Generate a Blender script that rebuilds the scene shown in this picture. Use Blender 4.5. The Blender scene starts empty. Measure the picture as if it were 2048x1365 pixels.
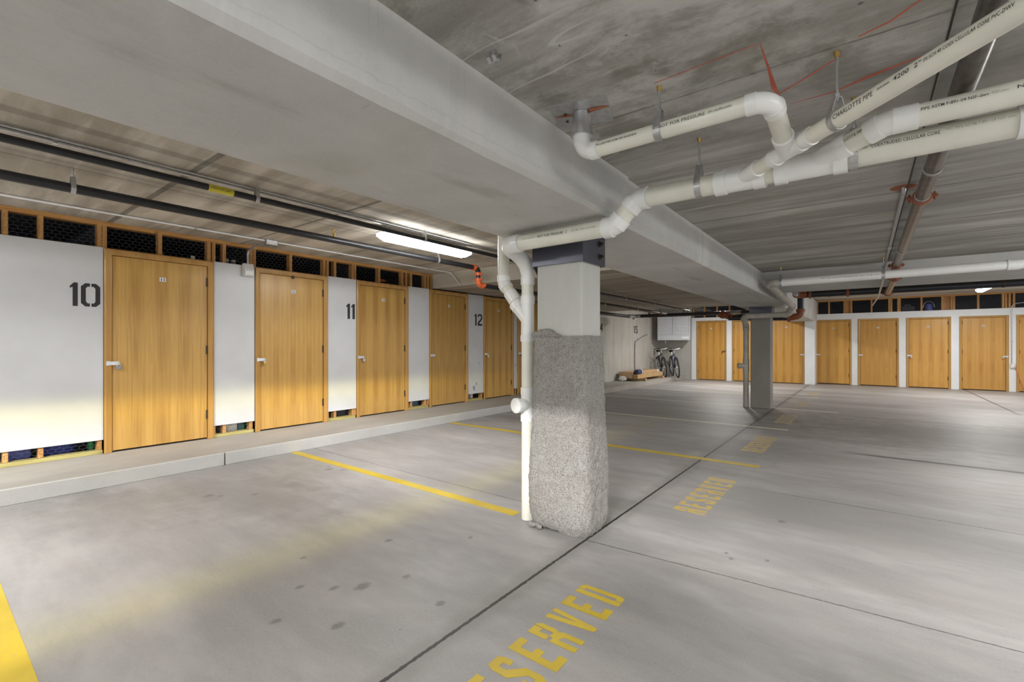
import bpy, bmesh, math, random
from mathutils import Vector, Matrix

# ------------------------------------------------------------------ camera, world, light, exposure
sc = bpy.context.scene
col = sc.collection
CAM_H = 1.24
cam_data = bpy.data.cameras.new('camera')
cam_data.sensor_width = 36.0
cam_data.lens = 925.0 / 2048.0 * 36.0
cam_data.shift_y = 7.5 / 2048.0
cam_data.clip_start = 0.02
cam = bpy.data.objects.new('camera', cam_data)
cam.location = (0, 0, CAM_H)
cam.rotation_euler = (math.pi / 2, 0, math.atan2(708.0, 925.0))
col.objects.link(cam)
sc.camera = cam

world = bpy.data.worlds.new('world')
sc.world = world
world.use_nodes = True
world.node_tree.nodes['Background'].inputs[0].default_value = (0.96, 0.985, 1.0, 1)
world.node_tree.nodes['Background'].inputs[1].default_value = 1.05

sc.view_settings.view_transform = 'Standard'
sc.view_settings.look = 'None'
sc.view_settings.gamma = 1.0
sc.view_settings.use_curve_mapping = False
sc.view_settings.exposure = 0.22
sc.cycles.use_denoising = True
sc.cycles.max_bounces = 10
sc.cycles.diffuse_bounces = 7
sc.cycles.sample_clamp_indirect = 4.0

# fluorescent strips: x, y of the centre, z of the lens underside, turn, watts of the down light, strength of the lens,
# beam shape of the prismatic lens across the tube as (tangent of the angle, relative strength, 1 for a yellow fringe), label
P_LEFT = [(-9, .12), (-6.5, .12), (-5.5, .05), (-3.2, .05), (-2.4, .16), (-1.36, .16), (-1.22, 1.0, 1), (-1.05, 1.0), (-.55, .36), (.40, .36), (.56, .46, 1), (.66, .17), (9, .17)]
P_WIDE = [(-9, 1), (9, 1)]
P_COL = [(-9, .05), (1.45, .05), (1.80, 1.0), (2.55, 1.0), (2.72, .12), (9, .12)]
LIGHTS = [
    (-4.02, 3.66, 2.335, 0, 110, 40.0, P_LEFT, 'lit fluorescent strip hanging under black gas pipe left of the beam'),
    (-4.02, -.95, 2.335, 0, 245, 44.0, P_LEFT, 'fluorescent strip on the left ceiling behind the first yellow line'),
    (-3.30, 14.6, 2.50, 0, 75, 30.0, P_WIDE, 'fluorescent strip on the rear ceiling near the unit heater'),
    (2.18, 15.1, 2.50, 0, 75, 26.0, P_WIDE, 'lit fluorescent strip at far right in front of the white locker wall'),
    (3.20, 11.3, 2.50, 0, 60, 30.0, P_WIDE, 'unseen fluorescent strip added to brighten the rear right bay past the cross beam'),  # added out of view to brighten the far bay
    (2.30, 5.6, 2.13, 0, 45, 45.0, P_WIDE, 'fluorescent strip on the right ceiling past the sprinkler main'),
    (2.30, 1.6, 2.13, 0, 75, 45.0, P_WIDE, 'fluorescent strip on the right ceiling beside the camera'),
    (-0.50, -0.9, 2.13, 90, 480, 26.0, P_COL, 'fluorescent strip on the ceiling behind the camera'),
]

ZC_L, ZC_R, ZC_B, Z_SLAB = 2.505, 2.27, 2.645, 2.256   # ceiling heights: left bay, right bay, rear, low slab
BX0, BX1, BZ = -1.978, -1.16, 1.975                    # beam sides and underside
WX = -6.18                                              # face of left wall
CURB = 0.125

# ------------------------------------------------------------------ helpers
class MB:
    """collects shapes and links them as ONE mesh object"""
    def __init__(self): self.v = []; self.f = []
    def add(self, vs, fs):
        o = len(self.v)
        self.v += [tuple(p) for p in vs]
        self.f += [tuple(i + o for i in f) for f in fs]
        return self
    def box(self, x0, x1, y0, y1, z0, z1, b=0.0, seg=1):
        x0, x1 = min(x0, x1), max(x0, x1); y0, y1 = min(y0, y1), max(y0, y1); z0, z1 = min(z0, z1), max(z0, z1)
        vs = [(x0,y0,z0),(x1,y0,z0),(x1,y1,z0),(x0,y1,z0),(x0,y0,z1),(x1,y0,z1),(x1,y1,z1),(x0,y1,z1)]
        fs = [(0,3,2,1),(4,5,6,7),(0,1,5,4),(1,2,6,5),(2,3,7,6),(3,0,4,7)]
        if b <= 0: return self.add(vs, fs)
        bm = bmesh.new()
        bv = [bm.verts.new(p) for p in vs]
        for f in fs: bm.faces.new([bv[i] for i in f])
        bmesh.ops.bevel(bm, geom=list(bm.edges), offset=b, segments=seg, affect='EDGES', profile=0.5)
        bm.verts.index_update()
        self.add([v.co[:] for v in bm.verts], [[v.index for v in f.verts] for f in bm.faces])
        bm.free(); return self
    def tube(self, pts, r, seg=16, caps=True):
        pts = [Vector(p) for p in pts]
        rs = r if isinstance(r, (list, tuple)) else [r] * len(pts)
        t0 = (pts[1] - pts[0]).normalized()
        up = Vector((0,0,1)) if abs(t0.z) < 0.9 else Vector((1,0,0))
        n = (up - t0 * up.dot(t0)).normalized()
        vs = []
        for i, p in enumerate(pts):
            if i == 0: t = t0
            elif i == len(pts) - 1: t = (pts[i] - pts[i-1]).normalized()
            else: t = ((pts[i] - pts[i-1]).normalized() + (pts[i+1] - pts[i]).normalized()).normalized()
            n = (n - t * n.dot(t))
            n = n.normalized() if n.length > 1e-6 else t.orthogonal().normalized()
            bi = t.cross(n)
            for k in range(seg):
                a = 2 * math.pi * k / seg
                vs.append(p + (n * math.cos(a) + bi * math.sin(a)) * rs[i])
        fs = []
        for i in range(len(pts) - 1):
            for k in range(seg):
                k2 = (k + 1) % seg
                fs.append((i*seg+k, i*seg+k2, (i+1)*seg+k2, (i+1)*seg+k))
        if caps:
            fs.append(tuple(range(seg))[::-1])
            fs.append(tuple((len(pts)-1)*seg + k for k in range(seg)))
        return self.add(vs, fs)
    def prism(self, poly, fn, d0, d1):
        """poly of (u, v); fn(u, v, d) -> point"""
        n = len(poly)
        vs = [fn(u, v, d0) for u, v in poly] + [fn(u, v, d1) for u, v in poly]
        fs = [tuple(range(n))[::-1], tuple(range(n, 2*n))]
        for i in range(n):
            j = (i + 1) % n
            fs.append((i, j, n + j, n + i))
        return self.add(vs, fs)
    def ribbon(self, pts, wvec, th):
        """flat bar: pts path, wvec half width vector, th thickness"""
        pts = [Vector(p) for p in pts]; w = Vector(wvec); vs = []
        for i, p in enumerate(pts):
            a = pts[max(i-1, 0)]; b = pts[min(i+1, len(pts)-1)]
            t = (b - a).normalized(); n = t.cross(w.normalized()).normalized() * (th / 2)
            vs += [p - w - n, p + w - n, p + w + n, p - w + n]
        fs = []
        for i in range(len(pts) - 1):
            for k in range(4):
                fs.append((i*4+k, i*4+(k+1)%4, (i+1)*4+(k+1)%4, (i+1)*4+k))
        fs += [(3,2,1,0), tuple((len(pts)-1)*4 + k for k in range(4))]
        return self.add(vs, fs)
    def build(self, name, m, parent=None, smooth=None):
        me = bpy.data.meshes.new(name)
        me.from_pydata(self.v, [], self.f)
        bm = bmesh.new(); bm.from_mesh(me)
        bmesh.ops.recalc_face_normals(bm, faces=list(bm.faces))
        bm.to_mesh(me); bm.free()
        if m: me.materials.append(m)
        if smooth is not None:
            me.polygons.foreach_set('use_smooth', [True] * len(me.polygons))
            me.set_sharp_from_angle(angle=math.radians(smooth))
        o = bpy.data.objects.new(name, me)
        col.objects.link(o)
        if parent: o.parent = parent
        return o

def tag(o, label=None, cat=None, group=None, kind=None):
    if label: o['label'] = label
    if cat: o['category'] = cat
    if group: o['group'] = group
    if kind: o['kind'] = kind
    return o

def thing(name, label, cat, loc=(0,0,0), rz=0.0, group=None, kind=None):
    o = bpy.data.objects.new(name, None)
    o.empty_display_size = 0.1
    col.objects.link(o)
    o.location = loc; o.rotation_euler = (0, 0, rz)
    return tag(o, label, cat, group, kind)

def dup(root, loc=None, rz=None, label=None):
    r = root.copy(); col.objects.link(r)
    if loc is not None: r.location = loc
    if rz is not None: r.rotation_euler = (0, 0, rz)
    if label: r['label'] = label
    def rec(a, b):
        for ch in list(a.children):
            c = ch.copy(); col.objects.link(c); c.parent = b
            rec(ch, c)
    rec(root, r)
    return r

def arc(p0, c, p1, R, n=8):
    """fillet at corner c"""
    p0, c, p1 = Vector(p0), Vector(c), Vector(p1)
    a = (p0 - c).normalized(); b = (p1 - c).normalized()
    ang = a.angle(b); t = R / math.tan(ang / 2)
    A = c + a * t; B = c + b * t
    bis = (a + b).normalized(); O = c + bis * (R / math.sin(ang / 2))
    va, vb = A - O, B - O; tot = va.angle(vb); ax = va.cross(vb).normalized()
    return [O + Matrix.Rotation(tot * i / n, 3, ax) @ va for i in range(n + 1)]

def bent(pts, R, n=8):
    out = [Vector(pts[0])]
    for i in range(1, len(pts) - 1): out += arc(pts[i-1], pts[i], pts[i+1], R, n)
    return out + [Vector(pts[-1])]

# ------------------------------------------------------------------ materials
class NT:
    def __init__(self, name):
        self.m = bpy.data.materials.new(name); self.m.use_nodes = True
        self.t = self.m.node_tree; self.b = self.t.nodes['Principled BSDF']
    def _in(self, s, v):
        if isinstance(v, bpy.types.NodeSocket): self.t.links.new(v, s)
        elif isinstance(v, (tuple, list)) and len(v) == 3 and s.type == 'RGBA': s.default_value = (*v, 1)
        else: s.default_value = v
    def node(self, typ, ins=None, **kw):
        n = self.t.nodes.new(typ)
        for k, v in kw.items(): setattr(n, k, v)
        for k, v in (ins or {}).items(): self._in(n.inputs[k], v)
        return n
    def math(self, op, a, b=0.0, c=0.0, clamp=False):
        return self.node('ShaderNodeMath', {0: a, 1: b, 2: c}, operation=op, use_clamp=clamp).outputs[0]
    def pos(self, mode='world'):
        if mode == 'world': return self.node('ShaderNodeNewGeometry').outputs['Position']
        return self.node('ShaderNodeTexCoord').outputs['Object']
    def scale(self, v, s, loc=(0,0,0)):
        return self.node('ShaderNodeMapping', {'Vector': v, 'Scale': s, 'Location': loc}).outputs[0]
    def noise(self, v, scale, detail=4.0, rough=0.55, dist=0.0):
        return self.node('ShaderNodeTexNoise', {'Vector': v, 'Scale': scale, 'Detail': detail, 'Roughness': rough, 'Distortion': dist}).outputs[0]
    def ramp(self, f, a, b, c0=0.0, c1=1.0):
        return self.node('ShaderNodeMapRange', {0: f, 1: a, 2: b, 3: c0, 4: c1}, interpolation_type='SMOOTHSTEP').outputs[0]
    def mix(self, f, a, b, blend='MIX'):
        n = self.t.nodes.new('ShaderNodeMix'); n.data_type = 'RGBA'; n.blend_type = blend
        self._in(n.inputs[0], f); self._in(n.inputs[6], a); self._in(n.inputs[7], b)
        return n.outputs[2]
    def xyz(self, v):
        n = self.node('ShaderNodeSeparateXYZ', {0: v}); return n.outputs
    def bump(self, h, strength=0.2, dist=0.01):
        n = self.node('ShaderNodeBump', {'Height': h, 'Strength': strength, 'Distance': dist})
        self.t.links.new(n.outputs[0], self.b.inputs['Normal'])
    def set(self, color=None, rough=None, metal=None, spec=None):
        if color is not None: self._in(self.b.inputs['Base Color'], color)
        if rough is not None: self._in(self.b.inputs['Roughness'], rough)
        if metal is not None: self._in(self.b.inputs['Metallic'], metal)
        if spec is not None: self._in(self.b.inputs['Specular IOR Level'], spec)
        return self.m
    def line(self, c, p, hw, soft=0.004):
        d = self.math('ABSOLUTE', self.math('SUBTRACT', c, p))
        return self.ramp(d, hw + soft, hw, 0.0, 1.0)

def plain(name, color, rough=0.5, metal=0.0, spec=None, var=0.12, nscale=18.0):
    k = NT(name); n = k.noise(k.pos('obj'), nscale, 3)
    d = tuple(c * (1 - var) for c in color); l = tuple(min(1, c * (1 + var)) for c in color)
    return k.set(k.mix(k.ramp(n, 0.3, 0.7), d, l), rough, metal, spec)

def concrete(name, base, stretch=(1,1,1), contrast=0.25, rough=0.85, bump=0.15, extra=None, tint=(0.40,0.38,0.28)):
    k = NT(name); p = k.pos(); s = k.scale(p, stretch)
    n1 = k.noise(s, 0.9, 5, 0.6, 0.4); n2 = k.noise(s, 5.0, 5, 0.65); n3 = k.noise(p, 90.0, 3, 0.6)
    d = tuple(c * (1 - contrast) for c in base); l = tuple(min(1, c * (1 + contrast * 0.7)) for c in base)
    c = k.mix(k.ramp(n1, 0.3, 0.7), d, l)
    c = k.mix(k.ramp(n2, 0.35, 0.75, 0.0, 0.55), c, d)
    c = k.mix(k.ramp(n3, 0.3, 0.8, 0.0, 0.35), c, l)
    n4 = k.noise(s, 1.7, 3, 0.5, 0.2)
    c = k.mix(k.ramp(n4, 0.5, 0.75, 0.0, 0.35), c, tint)
    if extra: c = extra(k, p, c)
    k.bump(k.math('ADD', k.math('MULTIPLY', n2, 0.6), n3), bump, 0.006)
    return k.set(c, rough, 0.0, 0.3)

def blob(k, p, x, y, rx, ry, wob, soft=0.45):
    """irregular patch centred at x, y on the ground plane"""
    X, Y, Z = k.xyz(p)
    a = k.math('DIVIDE', k.math('SUBTRACT', X, x), rx); b = k.math('DIVIDE', k.math('SUBTRACT', Y, y), ry)
    d = k.math('SQRT', k.math('ADD', k.math('MULTIPLY', a, a), k.math('MULTIPLY', b, b)))
    d = k.math('ADD', d, wob)
    return k.ramp(d, 1.0 + soft, 1.0 - soft, 0.0, 1.0)

def floor_extra(k, p, c):
    X, Y, Z = k.xyz(p)
    wn = k.math('SUBTRACT', k.noise(p, 5.0, 4, 0.6), 0.5)
    wob = k.math('MULTIPLY', wn, 2.6)
    fine = k.math('SUBTRACT', k.noise(p, 30.0, 3), 0.5)
    dark = (0.16, 0.15, 0.135)
    for x, y, rx, ry, f in ((-4.5, 0.95, .55, .35, .40), (-3.9, 1.75, .60, .35, .38), (-4.3, 2.35, .45, .25, .32), (-2.6, 1.7, .9, .25, .18),
                            (-3.2, 4.3, .8, .3, .28), (-1.3, 5.2, .35, .7, .35), (-1.25, 6.0, .5, .5, .42), (0.2, 2.1, .25, .22, .25),
                            (1.3, 8.6, 2.3, 1.2, .6), (0.15, 1.35, .35, .25, .18), (-1.1, 9.2, .6, .8, .30)):  # the widest patch is shade between the strip lights, painted into the floor
        c = k.mix(k.math('MULTIPLY', blob(k, p, x, y, rx, ry, wob, 0.7), f), c, dark)
    # small oil spots
    wob2 = k.math('MULTIPLY', fine, 1.6)
    for x, y, r in ((-4.28, 1.50, .045), (-4.2, 1.56, .03), (-4.02, 1.75, .03), (-4.33, 2.6, .03), (-4.25, 2.55, .05), (-4.12, 2.62, .035),
                    (-2.05, 1.42, .05), (-2.15, 1.32, .03), (-2.3, 1.22, .028), (-1.95, 1.62, .03), (-2.4, 1.85, .03), (-1.85, 1.15, .035), (-2.02, 2.2, .022),
                    (-0.47, 3.72, .035), (-0.62, 2.9, .02), (-0.45, 3.0, .017), (-0.66, 2.96, .017), (-1.62, 1.55, .03), (-2.6, 1.4, .022), (-2.1, 1.0, .03)):
        c = k.mix(k.math('MULTIPLY', blob(k, p, x, y, r * .62, r * .8, wob2, 0.5), 0.55), c, (0.08, 0.075, 0.07))
    # specks of dirt
    sp = k.ramp(k.noise(p, 42.0, 2, 0.5), 0.735, 0.775)
    c = k.mix(k.math('MULTIPLY', sp, k.ramp(k.noise(p, 1.3, 2), 0.5, 0.65, 0, 0.7)), c, (0.09, 0.085, 0.08))
    # saw cuts and cracks in the slab
    w1 = k.math('MULTIPLY', fine, 0.015)
    Xw = k.math('ADD', X, w1); Yw = k.math('ADD', Y, w1)
    j = k.line(Xw, -1.413, 0.0065)
    right = k.ramp(X, -1.45, -1.40); left = k.math('SUBTRACT', 1.0, right)
    j = k.math('MAXIMUM', j, k.math('MULTIPLY', k.line(k.math('ADD', Yw, k.math('MULTIPLY', X, -0.06)), 2.70, 0.0022), k.math('MULTIPLY', right, 0.75)))
    j = k.math('MAXIMUM', j, k.math('MULTIPLY', k.line(Yw, 4.42, 0.0028), k.math('MULTIPLY', k.ramp(X, -1.1, -0.4), 0.8)))
    j = k.math('MAXIMUM', j, k.math('MULTIPLY', k.line(Yw, 6.55, 0.025, 0.03), k.math('MULTIPLY', k.ramp(X, -0.5, 0.3), 0.75)))
    j = k.math('MAXIMUM', j, k.math('MULTIPLY', k.line(Yw, 9.9, 0.008, 0.01), k.math('MULTIPLY', k.ramp(X, -0.6, 0.1), 0.7)))
    j = k.math('MAXIMUM', j, k.math('MULTIPLY', k.line(Yw, 2.95, 0.0022), k.math('MULTIPLY', left, 0.75)))
    j = k.math('MAXIMUM', j, k.math('MULTIPLY', k.line(Xw, 2.15, 0.012, 0.012), k.math('MULTIPLY', k.ramp(Y, 11.5, 12.5), 0.8)))
    edge = k.math('MULTIPLY', k.line(k.math('ADD', X, k.math('MULTIPLY', wn, 0.16)), -1.413, 0.02, 0.09), 0.40)
    c = k.mix(edge, c, dark)
    return k.mix(j, c, (0.03, 0.028, 0.026))

def plank_extra(joints, axis, width=0.004, streak=None, dark=(0.20, 0.165, 0.12)):
    def f(k, p, c):
        X, Y, Z = k.xyz(p)
        a = X if axis == 'x' else Y
        if streak:
            n = k.noise(k.scale(p, streak), 1.0, 5, 0.6, 0.15)
            c = k.mix(k.ramp(n, 0.35, 0.62, 0.0, 0.6), c, dark)
            n2 = k.noise(k.scale(p, streak, (7, 3, 0)), 2.2, 4, 0.6)
            c = k.mix(k.ramp(n2, 0.55, 0.75, 0.0, 0.6), c, (0.62, 0.60, 0.54))
        wob = k.math('MULTIPLY', k.math('SUBTRACT', k.noise(p, 14.0, 2), 0.5), 0.012)
        a = k.math('ADD', a, wob)
        for q, w, s in joints:
            c = k.mix(k.math('MULTIPLY', k.line(a, q, w, w * 0.8), s), c, (0.06, 0.055, 0.05))
        return c
    return f

def ceil_left_extra(k, p, c):
    c = plank_extra([(1.265, .017, .6), (2.53, .008, .7), (3.72, .006, .7), (4.93, .006, .7)], 'y', streak=(0.45, 3.2, 1))(k, p, c)
    return plank_extra([(-4.506, .004, .75), (-3.65, .035, .35), (-4.39, .02, .2)], 'x')(k, p, c)

def ceil_right_extra(k, p, c):
    c = plank_extra([(1.95, .004, .6), (2.84, .003, .35), (4.06, .005, .8), (5.0, .003, .6), (6.26, .004, .45)], 'y', streak=(0.5, 5.0, 1), dark=(0.19, 0.175, 0.15))(k, p, c)
    X, Y, Z = k.xyz(p)
    # leached white lime and damp green-brown patches near the camera
    near = k.ramp(Y, 3.0, 1.6)
    n = k.noise(k.scale(p, (2.2, 1.0, 1)), 2.6, 6, 0.7, 0.8)
    c = k.mix(k.math('MULTIPLY', k.ramp(n, 0.62, 0.72, 0.0, 0.6), near), c, (0.56, 0.56, 0.55))
    r = k.math('ABSOLUTE', k.math('SUBTRACT', k.noise(k.scale(p, (0.8, 2.6, 1)), 1.5, 2, 0.4, 0.3), 0.5))
    c = k.mix(k.math('MULTIPLY', k.ramp(r, 0.012, 0.003, 0.0, 0.65), k.math('MULTIPLY', near, k.ramp(X, -0.55, -0.85))), c, (0.62, 0.62, 0.61))
    h = k.noise(k.scale(p, (1.3, 2.4, 1), (3, 1, 0)), 1.5, 6, 0.72, 0.25)
    c = k.mix(k.math('MULTIPLY', k.ramp(h, 0.42, 0.64, 0.0, 0.75), near), c, (0.58, 0.575, 0.55))
    g = k.noise(p, 2.1, 5, 0.7, 0.3)
    c = k.mix(k.math('MULTIPLY', k.ramp(g, 0.50, 0.64, 0.0, 0.6), near), c, (0.16, 0.15, 0.12))
    sp = k.ramp(k.noise(p, 34.0, 2, 0.5), 0.74, 0.77, 0.0, 0.7)
    c = k.mix(k.math('MULTIPLY', sp, near), c, (0.06, 0.055, 0.05))
    return c

def beam_extra(k, p, c):
    X, Y, Z = k.xyz(p)
    n = k.noise(k.scale(p, (1, 5.5, 0.25)), 1.0, 5, 0.7, 0.2)
    side = k.ramp(X, -1.30, -1.22)
    c = k.mix(k.math('MULTIPLY', k.ramp(n, 0.56, 0.66, 0.0, 0.55), side), c, (0.56, 0.55, 0.53))
    n2 = k.noise(k.scale(p, (1, 7.0, 0.2), (0, 5, 0)), 1.2, 4, 0.7)
    c = k.mix(k.math('MULTIPLY', k.ramp(n2, 0.63, 0.72, 0.0, 0.5), side), c, (0.20, 0.18, 0.15))
    # rough cement line along the lower edge
    e = k.math('MULTIPLY', k.line(k.math('ADD', Z, k.math('MULTIPLY', k.math('SUBTRACT', k.noise(p, 22, 3), .5), .03)), 2.035, 0.002, 0.002), side)
    c = k.mix(k.math('MULTIPLY', e, 0.12), c, (0.2, 0.19, 0.18))
    b = k.ramp(k.noise(k.scale(p, (3.0, 0.7, 1)), 1.4, 4, 0.6, 0.3), 0.55, 0.75, 0.0, 0.35)
    return k.mix(k.math('MULTIPLY', b, k.math('SUBTRACT', 1.0, side)), c, (0.20, 0.18, 0.13))

def wall_joints(k, p, c):
    X, Y, Z = k.xyz(p)
    w = k.math('MODULO', k.math('ADD', Y, 20.0), 0.61)
    c = k.mix(k.math('MULTIPLY', k.line(w, 0.3, 0.006, 0.006), 0.55), c, (0.15, 0.14, 0.12))
    n = k.noise(k.scale(p, (1, 3.0, 0.4)), 1.6, 5, 0.65)
    return k.mix(k.ramp(n, 0.55, 0.75, 0.0, 0.4), c, (0.24, 0.21, 0.17))

def oak(name, light, dark, rough=0.34):
    k = NT(name); p = k.pos('obj')
    oi = k.node('ShaderNodeObjectInfo')
    rnd = k.math('MULTIPLY', oi.outputs['Random'], 9.0)
    X, Y, Z = k.xyz(p)
    xm = k.math('PINGPONG', k.math('ADD', X, k.math('MULTIPLY', oi.outputs['Random'], 0.2)), 0.113)
    zz = k.math('ADD', Z, rnd)
    v = k.node('ShaderNodeCombineXYZ', {0: k.math('MULTIPLY', xm, 6.0), 1: rnd, 2: k.math('MULTIPLY', zz, 0.9)}).outputs[0]
    n = k.noise(v, 1.6, 3, 0.5)
    # arched veneer figure: V lines folded about the match line, straight lines elsewhere
    g = k.math('ADD', k.math('MULTIPLY', zz, 16.0), k.math('MULTIPLY', k.math('POWER', k.math('ADD', xm, 0.001), 1.15), -62.0))
    g = k.math('ADD', g, k.math('MULTIPLY', n, 2.2))
    vee = k.math('MULTIPLY_ADD', k.math('SINE', k.math('MULTIPLY', g, 13.0)), 0.5, 0.5)
    fx = k.ramp(xm, 0.062, 0.012)
    zone = k.ramp(k.noise(k.node('ShaderNodeCombineXYZ', {0: rnd, 1: 0.0, 2: zz}).outputs[0], 1.4, 2), 0.35, 0.6)
    fine = k.noise(k.node('ShaderNodeCombineXYZ', {0: k.math('MULTIPLY', X, 150.0), 1: rnd, 2: k.math('MULTIPLY', zz, 2.5)}).outputs[0], 1.0, 3, 0.6)
    broad = k.noise(k.node('ShaderNodeCombineXYZ', {0: k.math('MULTIPLY', xm, 22.0), 1: rnd, 2: k.math('MULTIPLY', zz, 0.35)}).outputs[0], 1.0, 2)
    f = k.math('MULTIPLY', k.math('MULTIPLY', vee, k.math('MULTIPLY', fx, zone)), 0.62)
    f = k.math('ADD', f, k.ramp(fine, 0.35, 0.75, 0.0, 0.42))
    f = k.math('ADD', f, k.ramp(broad, 0.35, 0.7, 0.0, 0.30), clamp=True)
    c = k.mix(f, light, dark)
    hsv = k.node('ShaderNodeHueSaturation', {'Value': k.math('MULTIPLY_ADD', oi.outputs['Random'], 0.16, 0.92), 'Color': c})
    return k.set(hsv.outputs[0], rough, 0.0, 0.4)

def pine(name, light, dark, ax=2):
    k = NT(name); p = k.pos('obj')
    s = [18.0, 18.0, 18.0]; s[ax] = 1.4
    n = k.noise(k.scale(p, tuple(s)), 1.5, 4, 0.6, 0.6); kn = k.noise(p, 5.0, 2)
    c = k.mix(k.ramp(n, 0.3, 0.7), light, dark)
    c = k.mix(k.ramp(kn, 0.68, 0.76, 0.0, 0.7), c, tuple(x * 0.4 for x in dark))
    return k.set(c, 0.7, 0.0, 0.2)

M = {}
M['floor'] = concrete('floor_concrete', (0.312, 0.298, 0.288), (0.5, 1.5, 1), 0.30, 0.5, 0.10, floor_extra, (0.34, 0.31, 0.28))
M['ceil_l'] = concrete('plank_concrete_left', (0.57, 0.525, 0.455), (0.8, 1.2, 1), 0.16, 0.9, 0.2, ceil_left_extra)
M['ceil_r'] = concrete('plank_concrete_right', (0.45, 0.44, 0.41), (0.8, 2.0, 1), 0.25, 0.9, 0.35, ceil_right_extra)
M['slab'] = concrete('plank_concrete_low', (0.47, 0.43, 0.37), (0.4, 4.0, 1), 0.2, 0.9, 0.2,
                     plank_extra([(6.9 + 1.22 * i, .006, .6) for i in range(6)], 'y', streak=(0.3, 7.0, 1)))
M['beam'] = concrete('beam_concrete', (0.53, 0.525, 0.505), (0.9, 0.9, 0.9), 0.16, 0.8, 0.08, beam_extra, (0.39, 0.38, 0.32))
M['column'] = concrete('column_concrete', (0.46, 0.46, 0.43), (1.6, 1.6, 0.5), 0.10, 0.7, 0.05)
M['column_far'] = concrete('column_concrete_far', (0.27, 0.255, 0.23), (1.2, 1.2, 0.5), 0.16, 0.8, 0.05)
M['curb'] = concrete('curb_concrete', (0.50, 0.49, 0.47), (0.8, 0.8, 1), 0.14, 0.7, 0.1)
M['curb_dark'] = concrete('curb_concrete_dark', (0.36, 0.335, 0.30), (0.8, 0.8, 1), 0.15, 0.75, 0.1)  # darker copy of the curb concrete, shade put into its colour
M['walk'] = concrete('walk_concrete', (0.36, 0.335, 0.30), (0.9, 0.5, 1), 0.18, 0.7, 0.1)
M['conc_wall'] = concrete('wall_concrete', (0.46, 0.44, 0.40), (1, 1.4, 0.7), 0.15, 0.85, 0.1, wall_joints)
M['lintel'] = concrete('lintel_concrete', (0.50, 0.47, 0.40), (1, 1, 2), 0.14, 0.85, 0.15)
M['paint'] = plain('grey_white_wall_paint', (0.56, 0.565, 0.575), 0.42, var=0.03, nscale=3.0)
M['white_trim'] = plain('white_trim_paint', (0.72, 0.73, 0.73), 0.45, var=0.03, nscale=3.0)
M['black_paint'] = plain('black_stencil_paint', (0.018, 0.018, 0.02), 0.6)
M['oak'] = oak('oak_veneer', (0.52, 0.31, 0.085), (0.28, 0.14, 0.03))
M['oak_far'] = oak('oak_veneer_amber', (0.60, 0.325, 0.075), (0.38, 0.17, 0.03))
M['casing'] = oak('oak_casing', (0.48, 0.27, 0.075), (0.31, 0.15, 0.035), 0.3)
M['pine'] = pine('pine_stud', (0.60, 0.34, 0.13), (0.42, 0.20, 0.06))
M['pine_h'] = pine('pine_plate', (0.56, 0.31, 0.11), (0.40, 0.19, 0.06), 0)
M['sill'] = pine('treated_sill', (0.47, 0.42, 0.17), (0.33, 0.27, 0.09), 0)
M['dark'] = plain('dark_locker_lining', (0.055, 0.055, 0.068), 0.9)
M['wire'] = plain('galvanised_wire', (0.13, 0.13, 0.14), 0.45, 0.7)
M['steel'] = plain('bright_steel', (0.62, 0.62, 0.63), 0.3, 0.9)
M['zinc'] = plain('zinc_plated_steel', (0.50, 0.50, 0.50), 0.38, 0.8, nscale=30)
M['brass'] = plain('brass', (0.55, 0.38, 0.12), 0.35, 0.9)
M['iron'] = plain('dark_hinge_bronze', (0.06, 0.045, 0.035), 0.5, 0.6)
M['black_pipe'] = plain('black_steel_pipe', (0.022, 0.022, 0.025), 0.38, 0.2)
M['brown_pipe'] = plain('weathered_sprinkler_pipe', (0.085, 0.07, 0.06), 0.28, 0.5, var=0.35)
M['orange'] = plain('orange_coupling_paint', (0.62, 0.12, 0.03), 0.45)
M['rust'] = plain('rust_red_fitting', (0.26, 0.075, 0.03), 0.5)
M['pvc'] = plain('pvc_pipe', (0.70, 0.69, 0.60), 0.33, var=0.05, nscale=6)
M['pvc_fit'] = plain('pvc_fitting', (0.76, 0.76, 0.74), 0.28, var=0.03, nscale=6)
M['pvc_grey'] = plain('dusty_pvc_pipe', (0.42, 0.40, 0.355), 0.5, var=0.12, nscale=6)
M['ink'] = plain('printing_ink', (0.05, 0.05, 0.05), 0.7)
M['plate'] = plain('dark_bracket_steel', (0.06, 0.062, 0.08), 0.32, 0.35, var=0.15, nscale=3)
M['yellow'] = None
def yellow():
    k = NT('yellow_line_paint'); p = k.pos()
    n = k.noise(p, 28.0, 5, 0.7); n1 = k.noise(p, 3.0, 3)
    c = k.mix(k.ramp(n1, 0.3, 0.7), (0.46, 0.33, 0.022), (0.56, 0.41, 0.04))
    return k.set(k.mix(k.ramp(n, 0.60, 0.72, 0.0, 0.8), c, (0.36, 0.33, 0.25)), 0.5)
M['yellow'] = yellow()
def faded(name, t):
    k = NT(name); p = k.pos(); n = k.noise(p, 22.0, 4, 0.7)
    y = tuple(a * (1 - t) + b * t for a, b in zip((0.52, 0.35, 0.03), (0.40, 0.37, 0.33)))
    return k.set(k.mix(k.ramp(n, 0.5, 0.62), y, (0.39, 0.36, 0.32)), 0.55)
M['yellow_worn'] = faded('worn_yellow_paint', 0.15)
M['yellow_faded'] = faded('faded_yellow_paint', 0.55)
M['line_pale'] = plain('worn_lit_line_paint', (0.58, 0.54, 0.42), 0.5)  # faded yellow paint, with the light falling on it put into the colour
M['red_chalk'] = plain('red_marking_paint', (0.55, 0.13, 0.08), 0.8)
M['white'] = plain('white_plastic', (0.75, 0.75, 0.75), 0.4, var=0.03)
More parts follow.
